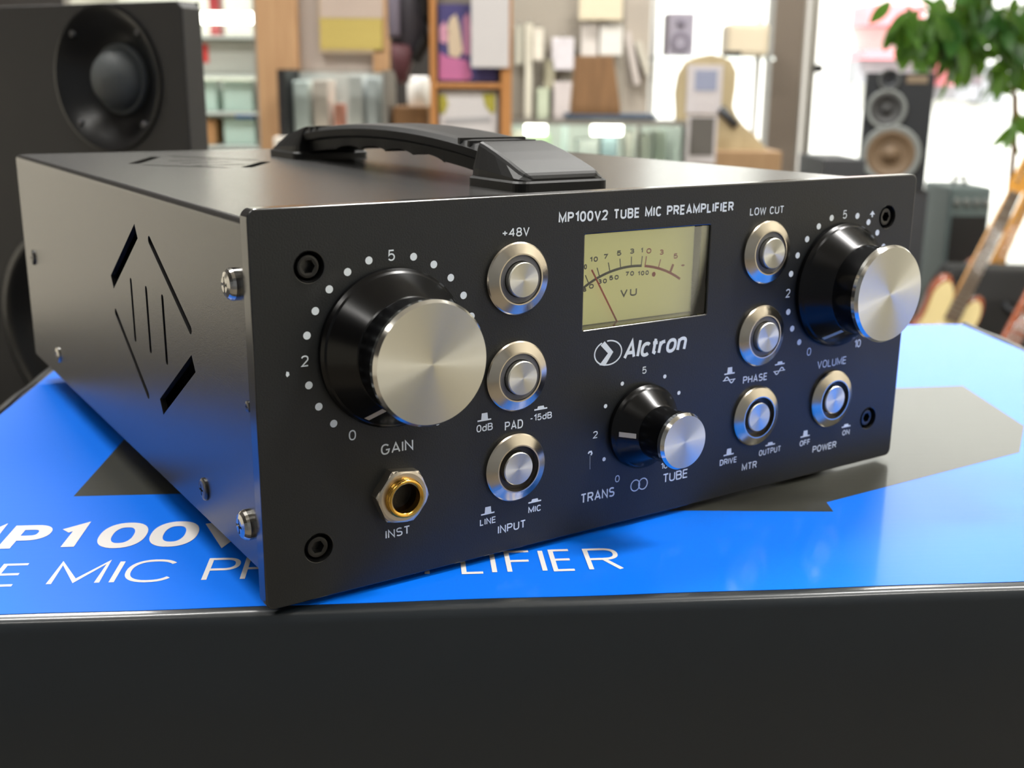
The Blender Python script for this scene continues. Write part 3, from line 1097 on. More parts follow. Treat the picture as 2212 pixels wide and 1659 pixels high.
# charcoal printed shape, mostly hidden under the preamplifier
mb = MB()
poly = [(-17.4, 95.4), (6.8, 138.0), (267.5, 53.2), (291.3, 42.6), (234.1, -19.8), (152, -15.1), (148.2, -20.8), (115.5, 0.4)]
pq = [dev2box(*q) for q in poly]
fan_pts = [pq[0], pq[1], dev2box(40, 150), dev2box(200, 78), pq[2], pq[3], dev2box(263.1, -.9), pq[4], pq[5], pq[6], pq[7], (dev2box(60, 50))]
# outline as seen: left tip, straight lower edge, notch and right hexagon
xl, yb = pq[0]
outline = [(xl, yb), (pq[1][0], pq[1][1] + 1.5), (pq[2][0] - 90, pq[2][1] + 24), pq[2], pq[3], dev2box(263.1, -.9), dev2box(236, -17), pq[5], pq[6], (pq[7][0], pq[7][1]), (pq[7][0] - 60, yb - 20), (pq[7][0] - 75, yb)]
bm = bmesh.new()
bv = [bm.verts.new(lf2(*q)) for q in outline]
bm.faces.new(bv)
bmesh.ops.triangulate(bm, faces=bm.faces[:])
mb.add([tuple(v.co) for v in bm.verts], [tuple(l.vert.index for l in f.loops) for f in (bm.verts.index_update(), bm.faces)[1]])
bm.free()
P_(mb, 'printed_picture', M_PRINTDARK, lid)
# lettering on the lid
mb = MB()
VB1, VB2 = 39.5 - CV0, 19.3 - CV0


def bu(px_, py_):
    """u of a point on the lid from preamplifier coordinates"""
    return dev2box(px_, py_)


def stroke_wide(mb, s, x0, x1, z, h, t, gap, shear):
    write(mb, s, x0, x1, z, h, t, lf, gap=gap, shear=shear)


def ub(d):
    return d - CU0


for ch, l, r in (('M', -84.0, -70.0), ('P', -68.2, -58.3), ('1', -56.6, -50.3), ('0', -46.0, -34.7), ('0', -33.7, -22.3), ('V', -21.6, -8.6), ('2', -7.0, 3.5)):
    write(mb, ch, ub(l), ub(r), VB1, 16.2, 3.1, lf)
P_(mb, 'model_print', M_PRINTWHITE, lid, recalc=False)
mb = MB()
for ch, l, r, dz in (('T', -95, -87, 0), ('U', -85, -76.5, 0), ('B', -73.6, -66, 0), ('E', -63.4, -57.2, 0), ('M', -50.6, -39.1, 0), ('I', -37.1, -35.9, 0), ('C', -34.6, -22.9, 0), ('P', -16.9, -9.3, -.2), ('R', -8.4, -.6, -.3), ('E', 2, 8, -.4),
                     ('A', 9, 18.5, -.5), ('M', 20, 31, -.6), ('P', 33, 40, -.7), ('L', 41.4, 46.9, -.9), ('I', 48.4, 49.6, -.9), ('F', 51.9, 58.4, -.9), ('I', 60.0, 61.1, -.9), ('E', 62.5, 68.0, -.9), ('R', 70.8, 79.0, -1.0)):
    write(mb, ch, ub(l), ub(r), VB2 + dz + .3, 12.5, 1.15, lf)
P_(mb, 'product_print', M_PRINTWHITE, lid, recalc=False)

# ------------------------------------------------------------------ table under the carton
TBL = TOP - CH * MM
t = thing('table', 'dark table carrying the carton and the near black loudspeaker', 'table', (0.1, 0.55, 0))
mb = MB()
mb.box(-0.95, -0.42, TBL - .03, 0.75, 0.55, TBL)
mb.build('table_top', M_TABLE, t, bevel=.003)
for x in (-.9, .7):
    for y in (-.37, .5):
        m2 = MB()
        m2.box(x - .025, y - .025, 0, x + .025, y + .025, TBL - .03)
        m2.build('leg', M_BLACK, t)

# ------------------------------------------------------------------ near loudspeaker on the left
SY = 0.72
tw = at(232, 171, SY)
SYAW = R(-27)
spk = thing('loudspeaker', 'black studio loudspeaker with a round tweeter standing behind the preamplifier, at left', 'loudspeaker', (tw.x, tw.y, TBL), SYAW)
HT = at(372, 8, SY).z - TBL
tz = tw.z - TBL
mb = MB()
mb.prism([(-.170, .016), (.063, .016), (-.06, .125), (-.13, .125)], 0, HT)
mb.build('cabinet', M_SPK, spk, bevel=.002)
zmm, hmm = tz / MM, HT / MM
bf = plate('baffle', [(-170, 0), (64, 0), (64, hmm - 4), (60, hmm), (-170, hmm)], [circle(0, zmm, 43.4, 64), circle(-45, 98, 70, 64)], 16, M_SPK, spk, lambda a, b, d: (a, 8 - d, b), bev=.8)
mb = MB()
mb.lathe([(.0445, -.0005), (.0445, .0012), (.0445, .0012), (.0430, .0016), (.0430, .0016), (.0405, .0004), (.036, -.003), (.030, -.0075), (.025, -.0105), (.0225, -.0115), (.0225, -.0115), (.0215, -.0125)], 96, cap=False)
fl = mb.build('tweeter', M_SPKDARK, spk, loc=(0, 0, tz), rot=(R(90), 0, 0))
mb = MB()
mb.lathe([(.0222, -.0125), (.0215, -.0095), (.0205, -.0085), (.0195, -.009), (.0195, -.009), (.0180, -.0050), (.015, -.0008), (.010, .0022), (.005, .0036), (.0002, .004)], 72, cap=False)
mb.build('dome', M_DOME, fl)
for a in (45, 135, 225, 315):
    mb = MB()
    mb.lathe([(.0022, -.002), (.0022, .0008), (.0015, .0016), (.0008, .0012)], 16, Matrix.Translation((.0385 * math.cos(R(a)), .0385 * math.sin(R(a)), -.0008)))
    mb.build('screw', M_SPKSCREW, fl)
mb = MB()
mb.lathe([(.0715, -.0005), (.0715, .002), (.068, .003), (.064, .004), (.060, .001), (.030, -.014), (.024, -.012), (.012, -.006), (.0002, -.004)], 72, cap=False)
mb.build('woofer', M_SPKDARK, spk, loc=(-.045, 0, .098), rot=(R(90), 0, 0))

# ------------------------------------------------------------------ the room
XL, XR, YF, YB = -2.3, 2.7, -2.4, 4.75
mb = MB().box(XL - .1, YF - .1, -.1, XR + .1, YB + .1, 0)
struct(mb.build('floor', M_FLOOR))
mb = MB().box(XL - .1, YF - .1, CEIL, XR + .1, YB + .1, CEIL + .1)
struct(mb.build('ceiling', M_CEIL))
wl = struct(MB().box(XL - .1, YF, 0, XL, YB, 1.3).build('wall_left', M_WALL))
MB().box(XL - .1, YF, 1.3, XL, YB, CEIL).build('added_upper_wall', M_WALLDARK, wl)  # dark band added on an unseen wall to darken reflections
struct(MB().box(XR, YF, 0, XR + .1, YB, CEIL).build('wall_right', M_WALL))
struct(MB().box(XL, YF - .1, 0, XR, YF, CEIL).build('wall_front', mat('slate_paint', (112, 116, 122), rough=0.8, var=0.05, vscale=3)))
XW = at(1400, 100, YB).x
struct(MB().box(XL, YB, 0, XW, YB + .1, CEIL).build('wall_back', M_WALLDARK))
for lx, ly, le in ADDED_LAMPS:
    pass
lab = {0: 'left of the near pair', 1: 'right of the near pair'}
LN = ['added long white ceiling lamp above the table, left of two', 'added long white ceiling lamp above the table, right of two', 'added long white ceiling lamp above the shop displays, left of two',
      'added long white ceiling lamp above the shop displays, right of two', 'added long white ceiling lamp behind the table, left of two', 'added long white ceiling lamp behind the table, right of two']
for (lx, ly, le), tx in zip(ADDED_LAMPS, LN):
    o = thing('added_ceiling_lamp', tx, 'lamp', (lx, ly, CEIL), 0, 'added ceiling lamps')  # fixture modelled around an added, unseen light
    mb = MB()
    mb.box(-.62, -.16, -.07, .62, -.13, 0).box(-.62, .13, -.07, .62, .16, 0).box(-.62, -.13, -.07, -.59, .13, 0).box(.59, -.13, -.07, .62, .13, 0).box(-.6, -.14, -.02, .6, .14, 0)
    mb.build('housing', M_LAMPHOUSE, o)
    mb = MB()
    for dy in (-.06, .06):
        mb.tube([(-.57, dy, -.045), (.57, dy, -.045)], .013, 10)
    mb.build('tube', M_LAMPLENS, o)

# shop window: pane, mullions
p0, p1 = at(1663, 100, YB), at(1737, 100, YB)
q0 = at(1748, 100, YB)
WX = [(XW, p0.x), (q0.x + .03, XR)]
for i, (x0, x1) in enumerate(WX, 1):
    fr = MB()
    fr.box(x0, YB, 0, x1, YB + .06, .10).box(x0, YB, CEIL - .10, x1, YB + .06, CEIL)
    o = struct(fr.build('window_%d' % i, M_FRAME))
    g = MB().box(x0, YB + .025, .10, x1, YB + .033, CEIL - .10)
    g.build('pane', M_GLASS, o)
o = struct(MB().box(p0.x, YB - .06, 0, p1.x - .02, YB + .08, CEIL).build('trim_1', M_FRAME))
MB().box(p1.x - .02, YB - .02, 0, p1.x, YB + .08, CEIL).build('seal', M_ALU, o)
o = struct(MB().box(q0.x, YB - .01, 0, q0.x + .03, YB + .06, CEIL).build('trim_2', M_ALU))
lt = at(1766, 148, YB - .03)
MB().box(lt.x - .01, YB - .04, lt.z - .016, lt.x + .02, YB - .01, lt.z + .016).build('latch', M_BLACK, o)
c0, c1 = at(1345, 100, 4.2), at(1404, 100, 4.2)
struct(MB().box(c0.x, 4.2, 0, c1.x, YB, CEIL).build('pillar', M_WALLBACK))

# street outside
M_ROAD = flat('pale_pavement', (200, 198, 192))
M_FACADE = flat('pale_facade', (238, 236, 232))
M_PINK = flat('pink_awning', (236, 140, 150))
M_GREYB = flat('grey_shutter', (150, 150, 156))
struct(MB().box(-6, YB + .1, -.2, 16, 16, -.1).build('pavement', M_ROAD))
bld = thing('building', 'pale building with pink awnings across the street, seen through the window', 'building', (4, 11.5, -.1))


def bpart(name, m, rects, Y=11.5, dp=.4):
    for x0, y0, x1, y1 in rects:
        a, b = at(x0, y1, Y), at(x1, y0, Y)
        MB().box(a.x - 4, a.y - dp - 11.5, a.z + .1, b.x - 4, a.y - 11.5 + .05, b.z + .1).build(name, m, bld)


MB().box(-6, 0, 0, 9, 2, 6).build('facade', M_FACADE, bld)
bpart('awning', M_PINK, [(1835, 112, 2000, 130), (1838, 18, 1960, 60), (2010, 130, 2035, 185)], dp=.5)
bpart('shutter', M_GREYB, [(1828, 132, 1990, 180), (2012, 185, 2090, 215), (2090, 140, 2150, 225)], dp=.3)

# ------------------------------------------------------------------ shop displays (left to right)
FZ = lambda py, Y: at(1106, py, Y).z
XP = lambda px, Y, py=150: at(px, py, Y).x


def cuboid(name, m, px0, py0, px1, py1, Y, dp, parent=None, bevel=.003, ztop=None, zbot=None):
    """a box whose front face spans the pixel rectangle at distance Y; local origin at its base"""
    pm_ = (py0 + py1) / 2
    x0, x1 = XP(px0, Y, pm_), XP(px1, Y, pm_)
    z1, z0 = FZ(py0, Y) if ztop is None else ztop, FZ(py1, Y) if zbot is None else zbot
    if parent is None and zbot is not None and zbot > .05:
        z0 += .0005
    if parent is None:
        o = MB().box(-(x1 - x0) / 2, 0, 0, (x1 - x0) / 2, dp, z1 - z0).build(name, m, None, loc=((x0 + x1) / 2, Y, z0), bevel=bevel)
    else:
        pl = parent.location
        o = MB().box(x0 - pl.x, Y - pl.y, z0 - pl.z, x1 - pl.x, Y + dp - pl.y, z1 - pl.z).build(name, m, parent, bevel=bevel)
    return o


# glass display shelf far left
SHY = 3.3
x0, x1 = XP(150, SHY), XP(566, SHY)
shelf = thing('display_shelf', 'lit glass display shelf at the far left behind the loudspeaker', 'shelf', ((x0 + x1) / 2, SHY, 0))
hw = (x1 - x0) / 2
MB().box(-hw, .40, 0, hw, .42, 2.1).build('back_panel', flat('shelf_back', (206, 206, 196)), shelf)
for sx in (-hw, hw - .02):
    MB().box(sx, 0, 0, sx + .02, .4, 2.1).build('side_panel', M_ALU, shelf)
SZ = [FZ(320, SHY), FZ(247, SHY), FZ(167, SHY), FZ(82, SHY)]
for z in SZ:
    MB().box(-hw + .02, 0, z - .008, hw - .02, .39, z).build('glass_shelf', M_GLASSEDGE, shelf)
MB().box(-hw + .02, 0, SZ[0] - .75, hw - .02, .39, SZ[0] - .03).build('lower_cabinet', M_PINE, shelf)
mb = MB()
mb.tube([(-hw + .04, .1, FZ(40, SHY)), (hw - .03, .1, FZ(40, SHY))], .016, 10)
mb.build('shelf_lamp', M_LED, shelf)
mb = MB()
mb.tube([(-hw + .04, .34, SZ[2] - .03), (hw - .03, .34, SZ[2] - .03)], .008, 8)
mb.build('shelf_lamp', M_LED, shelf)
M_MINT = flat('mint_plastic', (206, 232, 222), .3)
tag(cuboid('storage_box', flat('pale_grey_card', (196, 198, 190)), 420, 92, 551, 167, SHY + .04, .25, zbot=SZ[2]), 'wide pale grey box with a red sticker on the upper glass shelf', 'box')
st = bpy.data.objects['storage_box']
a = at(427, 135, SHY + .04)
b = at(449, 92, SHY + .04)
MB().box(a.x - st.location.x, -.002, a.z - st.location.z, b.x - st.location.x, .002, b.z - st.location.z - .004).build('sticker', flat('red_sticker', (226, 74, 70)), st)
tag(cuboid('plastic_box', M_MINT, 424, 179, 468, 247, SHY + .04, .2, zbot=SZ[1]), 'narrow mint plastic box below the pale grey box, beside the wider mint box', 'box', 'mint boxes on the display shelf')
tag(cuboid('plastic_box', M_MINT, 482, 179, 546, 247, SHY + .04, .2, zbot=SZ[1]), 'wide mint plastic box below the pale grey box, touching the pine post', 'box', 'mint boxes on the display shelf')
tag(cuboid('plastic_box', M_MINT, 484, 262, 552, 320, SHY + .04, .2, zbot=SZ[0]), 'mint plastic box on the lowest glass shelf under a blue lid', 'box', 'mint boxes on the display shelf')
tag(cuboid('blue_tub', flat('bright_blue', (24, 128, 230)), 508, 249, 548, 262, SHY + .045, .1, zbot=FZ(262, SHY + .04) + .0005), 'bright blue shallow tub on top of the lowest mint box', 'tub')
tag(cuboid('cardboard_box', flat('card_brown', (192, 144, 96)), 432, 264, 466, 320, SHY + .03, .2, zbot=SZ[0]), 'small brown cardboard box on the lowest glass shelf', 'box')
tag(cuboid('jar', flat('dark_red_glass', (120, 40, 44), .3), 452, -10, 474, 82, SHY + .2, .06, zbot=SZ[3]), 'dark red canister under the shelf lamp', 'canister')

# partition: grey board with pine posts and a framed yellow print
PY = 3.0
part = thing('partition', 'grey display partition framed by pale pine posts', 'partition', (XP(720, PY), PY, 0))
for a, b in ((556, 640), (806, 836)):
    cuboid('post', M_PINE, a, 150, b, 160, PY - .04 if a < 600 else PY, .09, part, ztop=1.95, zbot=0)
cuboid('board', flat('grey_board', (180, 170, 162)), 630, 0, 815, 10, PY + .03, .03, part, ztop=1.92, zbot=0.02)
fr = cuboid('framed_print', flat('print_frame', (196, 178, 150)), 688, -60, 830, 118, PY + .0, .03)
tag(fr, 'print with a yellow lower half hung on the grey partition', 'picture')
for nm, m, py0, py1 in (('yellow_field', flat('print_yellow', (188, 168, 92)), 40, 106), ('pale_field', flat('print_pale', (190, 172, 160)), -55, 38)):
    a, b = at(693, py1, PY), at(826, py0, PY)
    MB().box(a.x - fr.location.x, -.004, a.z - fr.location.z, b.x - fr.location.x, .002, b.z - fr.location.z).build(nm, m, fr)

# low cabinet with a glass case
CY = 2.72
cz = FZ(300, CY)
cab = cuboid('cabinet', flat('cabinet_white', (214, 208, 198)), 590, 300, 928, 310, CY - .02, .28, zbot=0, ztop=cz)
tag(cab, 'white cabinet under the glass case and the brown box', 'cabinet')
x0, x1 = XP(606, CY, 230), XP(834, CY, 230)
case = thing('glass_case', 'glass case with a dark left edge standing before the grey partition', 'case', ((x0 + x1) / 2, CY, cz))
hw, hz = (x1 - x0) / 2, FZ(160, CY) - cz
MB().box(-hw, 0, 0, hw, .004, hz).build('front_glass', M_GLASS, case)
MB().box(-hw - .004, -.004, 0, -hw + .012, .2, hz + .006).build('edge_post', M_BLACK, case)
MB().box(hw - .006, -.004, 0, hw + .004, .2, hz + .006).build('edge_post', M_ALU, case)
MB().box(-hw, 0, hz, hw, .2, hz + .006).build('lid', M_GLASS, case)
MB().box(-hw, .19, 0, hw, .2, hz).build('back_panel', flat('case_back_milky', (240, 241, 240)), case)  # white back stands in for milky reflections on the glass
for nm, c_, a, b, y0, y1, dp, lb in (('packet', (226, 234, 232), 634, 668, 178, 292, .1, 'teal grey packet at the left inside the glass case'),
                                     ('paper_cone', (228, 212, 202), 676, 710, 176, 270, .12, 'peach coloured packet inside the glass case'),
                                     ('bottle', (224, 150, 128), 722, 742, 228, 292, .06, 'small salmon bottle inside the glass case'),
                                     ('packet', (226, 224, 222), 752, 784, 165, 292, .1, 'white upright packet at the right inside the glass case'),
                                     ('packet', (226, 230, 234), 792, 816, 170, 292, .1, 'blue grey packet at the right end of the glass case')):
    o = cuboid(nm, flat('mat_' + lb.split()[0] + lb.split()[1], c_), a, y0, b, y1, CY + .05, dp, zbot=cz)  # packet colours paled toward the same milky reflections
    tag(o, lb, 'bottle' if nm == 'bottle' else 'packet')

# brown box with a white canister beside the case
tag(cuboid('wooden_box', M_BROWNWOOD, 848, 232, 926, 300, CY + .02, .16, zbot=cz), 'dark brown wooden box on the white cabinet under a white jar', 'box')
mb = MB()
r_ = (XP(928, CY, 200) - XP(872, CY, 200)) / 2
zj = FZ(232, CY + .02)
hj = FZ(166, CY) - zj
mb.lathe([(r_ * .9, 0), (r_, .01), (r_, hj * .75), (r_ * .75, hj * .86), (r_ * .75, hj), (.001, hj)], 40, cap=True)
tag(mb.build('jar', flat('white_glaze', (240, 238, 232), .08), None, loc=((XP(928, CY, 200) + XP(872, CY, 200)) / 2, CY + .02 + .07, zj)), 'shiny white jar on the brown wooden box', 'jar')

# poster stand
TY = 2.55
ts = thing('poster_stand', 'orange wooden stand holding posters in the middle of the shop', 'stand', (XP(1020, TY), TY, 0))
for a, b in ((928, 942), (1082, 1106)):
    cuboid('post', M_ORANGEWOOD, a, 100, b, 110, TY, .04, ts, ztop=1.75, zbot=0)
cuboid('rail', M_ORANGEWOOD, 936, 180, 1088, 192, TY + .005, .03, ts)
cuboid('backing_board', flat('backing_grey', (120, 112, 104)), 936, -120, 1086, 420, TY + .03, .012, ts)
po = cuboid('poster', flat('poster_violet', (72, 66, 118)), 947, 10, 1074, 177, TY + .018, .008, None, bevel=0)
tag(po, 'violet poster of pale pink figures on the orange stand', 'poster')


def blob(parent, name, m, pts, Y, dp=.001):
    L = [at(a, b, Y) for a, b in pts]
    mb = MB()
    mb.prism([(q.x - parent.location.x, q.z - parent.location.z) for q in L], 0, dp, Matrix(((1, 0, 0, 0), (0, 0, -1, Y - parent.location.y), (0, 1, 0, 0), (0, 0, 0, 1))))
    return mb.build(name, m, parent)


PYY = TY + .0175
blob(po, 'pale_figure', flat('figure_cream', (206, 186, 160)), [(972, 40), (985, 30), (992, 55), (1000, 110), (990, 125), (970, 120), (966, 60)], PYY)
blob(po, 'pink_figure', flat('figure_pink', (206, 150, 172)), [(949, 60), (960, 45), (970, 70), (964, 95), (950, 90)], PYY)
blob(po, 'rose_figure', flat('figure_rose', (190, 130, 160)), [(1000, 40), (1012, 26), (1018, 60), (1016, 120), (1000, 118)], PYY)
blob(po, 'lower_band', flat('figure_magenta', (190, 108, 152)), [(948, 172), (949, 112), (965, 122), (1010, 130), (1020, 165), (1012, 174)], PYY)
p2 = cuboid('notice', flat('notice_white', (206, 202, 202)), 1018, -20, 1100, 146, TY - .008, .006, None, bevel=0)
tag(p2, 'white notice sheet over the right side of the violet poster', 'notice')
p3 = cuboid('notice', flat('notice_white', (206, 202, 202)), 950, 197, 1074, 330, TY + .02, .006, None, bevel=0)
tag(p3, 'white sheet with two yellow green pick shapes, below the violet poster', 'notice')
PZ = TY + .0195
blob(p3, 'pick_shape', flat('pick_olive', (166, 158, 60)), [(948, 205), (962, 203), (968, 225), (960, 246), (950, 244)], PZ)
blob(p3, 'pick_shape', flat('pick_olive', (166, 158, 60)), [(1042, 202), (1070, 200), (1070, 240), (1062, 246), (1048, 228)], PZ)
blob(p3, 'grey_writing', flat('print_grey', (168, 166, 168)), [(960, 256), (1060, 252), (1060, 264), (960, 268)], PZ)

# dark padded bag hung on the stand
BY = 2.6
bc = at(880, 60, BY)
bag = thing('shoulder_bag', 'dark padded bag hanging left of the violet poster', 'bag', (bc.x, BY, bc.z))
bp = lambda px, py: (at(px, py, BY).x - bc.x, at(px, py, BY).z - bc.z)
mb = MB()


def pillow(mb, pts, y0, y1, k=.82):
    L = [bp(*q) for q in pts]
    mx_, mz_ = sum(a for a, b in L) / len(L), sum(b for a, b in L) / len(L)
    sh = lambda f: [(mx_ + (a - mx_) * f, mz_ + (b - mz_) * f) for a, b in L]
    rings = [[(a, y, b) for a, b in sh(f)] for y, f in ((y0, k), (y0 + (y1 - y0) * .2, .96), (y0 + (y1 - y0) * .5, 1), (y0 + (y1 - y0) * .8, .96), (y1, k))]
    mb.loft(rings)


pillow(mb, [(832, -40), (845, -80), (900, -85), (922, -40), (926, 60), (915, 120), (880, 130), (845, 105), (834, 60)], 0, .09)
mb.build('bag_body', flat('bag_charcoal', (60, 56, 62)), bag)
mb = MB()
pillow(mb, [(842, 90), (885, 96), (892, 120), (878, 176), (862, 184), (848, 150)], -.02, .07)
mb.build('pocket', flat('bag_maroon', (84, 44, 50)), bag)
mb = MB()
mb.tube([(bp(a, b)[0], -.012, bp(a, b)[1]) for a, b in ((880, -80), (912, -30), (924, 30), (920, 90), (896, 132))], .012, 8)
mb.build('strap', M_BLACK, bag)
mb = MB()
pillow(mb, [(838, -40), (862, -40), (866, 80), (840, 84)], -.02, .01)
mb.build('front_panel', flat('bag_lilac_grey', (112, 104, 118)), bag)
mb = MB()
hk = bp(905, -78)
mb.tube([(hk[0] - .02, .04, hk[1]), (hk[0] + .0, .04, hk[1] + .05), (XP(934, TY) - bc.x, -.03, hk[1] + .06)], .006, 8)
mb.build('hook', M_ALU, bag)

# slat wall with hanging packets
WY = 3.75
sl = cuboid('slat_wall', flat('slat_grey', (150, 142, 130)), 1098, -200, 1350, 420, WY, .03, zbot=0)
tag(sl, 'grey slat wall behind the glass counter, hung with pale packets', 'display wall')
PK = [(1112, 55, 1132, 140, (176, 172, 158)), (1134, 50, 1150, 250, (206, 200, 184)), (1152, 60, 1174, 130, (214, 206, 192)), (1192, 80, 1240, 150, (206, 200, 204)), (1160, 190, 1186, 255, (188, 196, 172)),
      (1196, 176, 1236, 252, (196, 186, 184)), (1256, 48, 1292, 120, (206, 198, 192)), (1296, 52, 1345, 118, (216, 212, 206)), (1252, -40, 1346, 42, (214, 202, 176)), (1176, 128, 1198, 190, (158, 152, 130))]
PL = ['grey packet at the left edge of the slat wall', 'tall cream strip packet on the slat wall', 'short cream packet beside the tall strip packet', 'lilac white packet at the centre of the slat wall',
      'pale green packet low on the slat wall above the counter', 'pinkish packet low on the slat wall beside the brown box', 'off white packet directly above the brown box', 'white packet above the right side of the brown box',
      'large cream box high on the slat wall', 'olive grey packet between the cream and lilac ones']
for k, ((a, b, c2, d2, colr), lb) in enumerate(zip(PK, PL)):
    o = cuboid('hanging_packet', flat('packet_%d' % k, colr, .35), a, b, c2, d2, WY - .05 - .012 * (k % 3), .035)
    tag(o, lb, 'packet', 'packets on the slat wall')
    zz = FZ(b, WY) - o.location.z
    mb = MB()
    mb.tube([(0, -.01, zz + .004), (0, .08 + .012 * (k % 3) - .03, zz + .012)], .003, 6)
    mb.build('peg', M_ALU, o)
# slanting packets to the right
for k, (pts, colr, lb) in enumerate([([(1348, 70), (1362, 66), (1384, 180), (1372, 186)], (206, 196, 190), 'slanting pale pouch hung on the pillar, nearer the slat wall'), ([(1370, 90), (1386, 88), (1406, 150), (1396, 166)], (204, 198, 184), 'slanting pale pouch hung on the pillar, nearer the window')]):
    a = at(*pts[0], 4.15)
    o = bpy.data.objects
    mb = MB()
    L = [at(p, q, 4.15) for p, q in pts]
    mb.prism([(q.x - a.x, q.z - a.z) for q in L], 0, .045, FRONT)
    tag(mb.build('hanging_pouch', flat('pouch_%d' % k, colr, .35), None, loc=(a.x, 4.196, a.z), bevel=.006), lb, 'pouch', 'pouches on the pillar')

# glass counter
GY = 3.05
gx0, gx1 = XP(1092, GY, 290), XP(1482, GY, 290)
gz = FZ(257, GY)
gc = thing('glass_counter', 'glass display counter with two glowing bars in the middle of the shop', 'counter', ((gx0 + gx1) / 2, GY, 0))
hw = (gx1 - gx0) / 2
MB().box(-hw, 0, gz - .012, hw, .5, gz).build('glass_top', M_GLASSGREEN, gc)
MB().box(-hw - .003, -.006, gz - .014, hw + .003, .004, gz).build('front_edge', M_ALU, gc)
MB().box(-hw, 0, .3, hw, .006, gz - .014).build('front_glass', M_GLASSGREEN, gc)
for sx in (-hw, hw - .012):
    MB().box(sx, 0, .3, sx + .012, .5, gz - .014).build('side_glass', M_GLASSEDGE, gc)
cuboid('corner_post', M_ALU, 1375, 270, 1384, 300, GY + .008, .012, gc, ztop=gz - .015, zbot=.3)
MB().box(-hw, 0, 0, hw, .5, .3).build('plinth', M_BOXWOOD, gc)
MB().box(-hw, .49, .3, hw, .5, gz - .014).build('back_panel', flat('counter_back', (206, 210, 200)), gc)
MB().box(-hw + .015, .02, gz - .16, hw - .015, .48, gz - .152).build('shelf', M_GLASSEDGE, gc)
for a, b in ((1134, 1180), (1278, 1344)):
    mb = MB()
    xa, xb = XP(a, GY + .1, 280) - gc.location.x, XP(b, GY + .1, 280) - gc.location.x
    z = FZ(282, GY + .1)
    mb.tube([(xa, .1, z), (xb, .1, z)], .011, 10)
    mb.box(xa, .085, z + .011, xb, .115, gz - .012)
    mb.build('counter_glow_bar', M_LED, gc)  # emissive bars stand for the counter's bright ovals
for k, (a, b, y0, colr, lb) in enumerate([(1108, 1128, 285, (188, 184, 170), 'cream box at the left end inside the glass counter'), (1146, 1190, 292, (180, 206, 166), 'green box inside the glass counter'),
                                          (1214, 1228, 268, (210, 226, 222), 'thin pale upright box inside the glass counter'), (1246, 1290, 300, (200, 208, 204), 'grey green box inside the glass counter'),
                                          (1300, 1334, 292, (150, 174, 180), 'teal box inside the glass counter'), (1350, 1370, 282, (206, 206, 196), 'off white box left of the counter post'),
                                          (1388, 1406, 286, (176, 180, 166), 'olive box right of the counter post'), (1414, 1438, 280, (178, 186, 170), 'sage box at the right end inside the glass counter')]):
    o = cuboid('stock_box', flat('stock_%d' % k, colr, .35), a, y0, b, 360, GY + .16 + .02 * (k % 2), .12, zbot=gz - .152)
    tag(o, lb, 'box', 'boxes inside the glass counter')
dt = cuboid('tray', flat('dark_blue_tray', (52, 66, 84)), 1226, 246, 1420, 257, GY + .05, .25, zbot=gz)
tag(dt, 'dark blue flat tray on the glass counter under the brown box', 'tray')
zt = FZ(246, GY + .05)
a, b = at(1236, 240, GY + .08), at(1340, 240, GY + .08)
c2, d2 = at(1246, 120, GY + .08), at(1326, 120, GY + .08)
mx_ = (a.x + b.x) / 2
hh = c2.z - zt
mb = MB()
mb.loft([[(a.x - mx_, 0, 0), (b.x - mx_, 0, 0), (b.x - mx_, .14, 0), (a.x - mx_, .14, 0)], [(a.x - mx_, 0, .02), (b.x - mx_, 0, .02), (b.x - mx_, .14, .02), (a.x - mx_, .14, .02)],
         [(c2.x - mx_, .012, hh), (d2.x - mx_, .012, hh), (d2.x - mx_, .12, hh), (c2.x - mx_, .12, hh)]], smooth=False)
tag(mb.build('metronome_box', M_BROWNWOOD, None, loc=(mx_, GY + .08, zt), bevel=.003), 'brown wooden box with sloping sides on the glass counter', 'box')

# tan board with rounded shoulders and two printed sheets, on a wooden crate
KY = 3.15
kz = FZ(322, KY)
kr = cuboid('wooden_crate', M_BOXWOOD, 1486, 322, 1690, 330, KY, .3, zbot=0, ztop=kz)
tag(kr, 'brown wooden crate beside the glass counter under the tan board', 'crate')
ol = [(1456, 322), (1458, 240), (1456, 200), (1463, 160), (1480, 132), (1505, 122), (1530, 117), (1553, 122), (1575, 132), (1586, 155), (1584, 190), (1578, 230), (1586, 250), (1602, 270), (1625, 290), (1650, 322)]
ol = [(1488 if False else a, b) for a, b in ol]
base = at(1550, 322, KY + .1)
mb = MB()
mb.prism([(at(a, b, KY + .1).x - base.x, max(0, at(a, b, KY + .1).z - kz)) for a, b in ol], -.05, 0, FRONT)
tb = mb.build('tan_board', M_TANWOOD, None, loc=(base.x, KY + .06, kz), bevel=.008)
tag(tb, 'tan wooden board with rounded shoulders standing on the crate before the window', 'board')
for nm, pr, pi_, c1_, lb in (('printed_sheet', (1484, 136, 1560, 242), (1500, 152, 1550, 196), (142, 148, 172), 'white printed sheet with a blue grey picture, upper of two on the tan board'),
                             ('printed_sheet', (1482, 246, 1548, 350), (1488, 254, 1544, 336), (92, 88, 84), 'white printed sheet with a dark picture, lower of two below the tan board')):
    yy_ = KY + .054 if pr[1] < 200 else KY - .006
    o = cuboid(nm, flat('sheet_white', (196, 190, 192)), *pr, yy_, .004, bevel=0)
    tag(o, lb, 'sheet')
    a, b = at(pi_[0], pi_[3], yy_), at(pi_[2], pi_[1], yy_)
    MB().box(a.x - o.location.x, -.001, a.z - o.location.z, b.x - o.location.x, .001, b.z - o.location.z).build('picture', flat('pic_%d' % c1_[0], c1_), o)
a = at(1566, 240, KY + .04)
mb = MB()
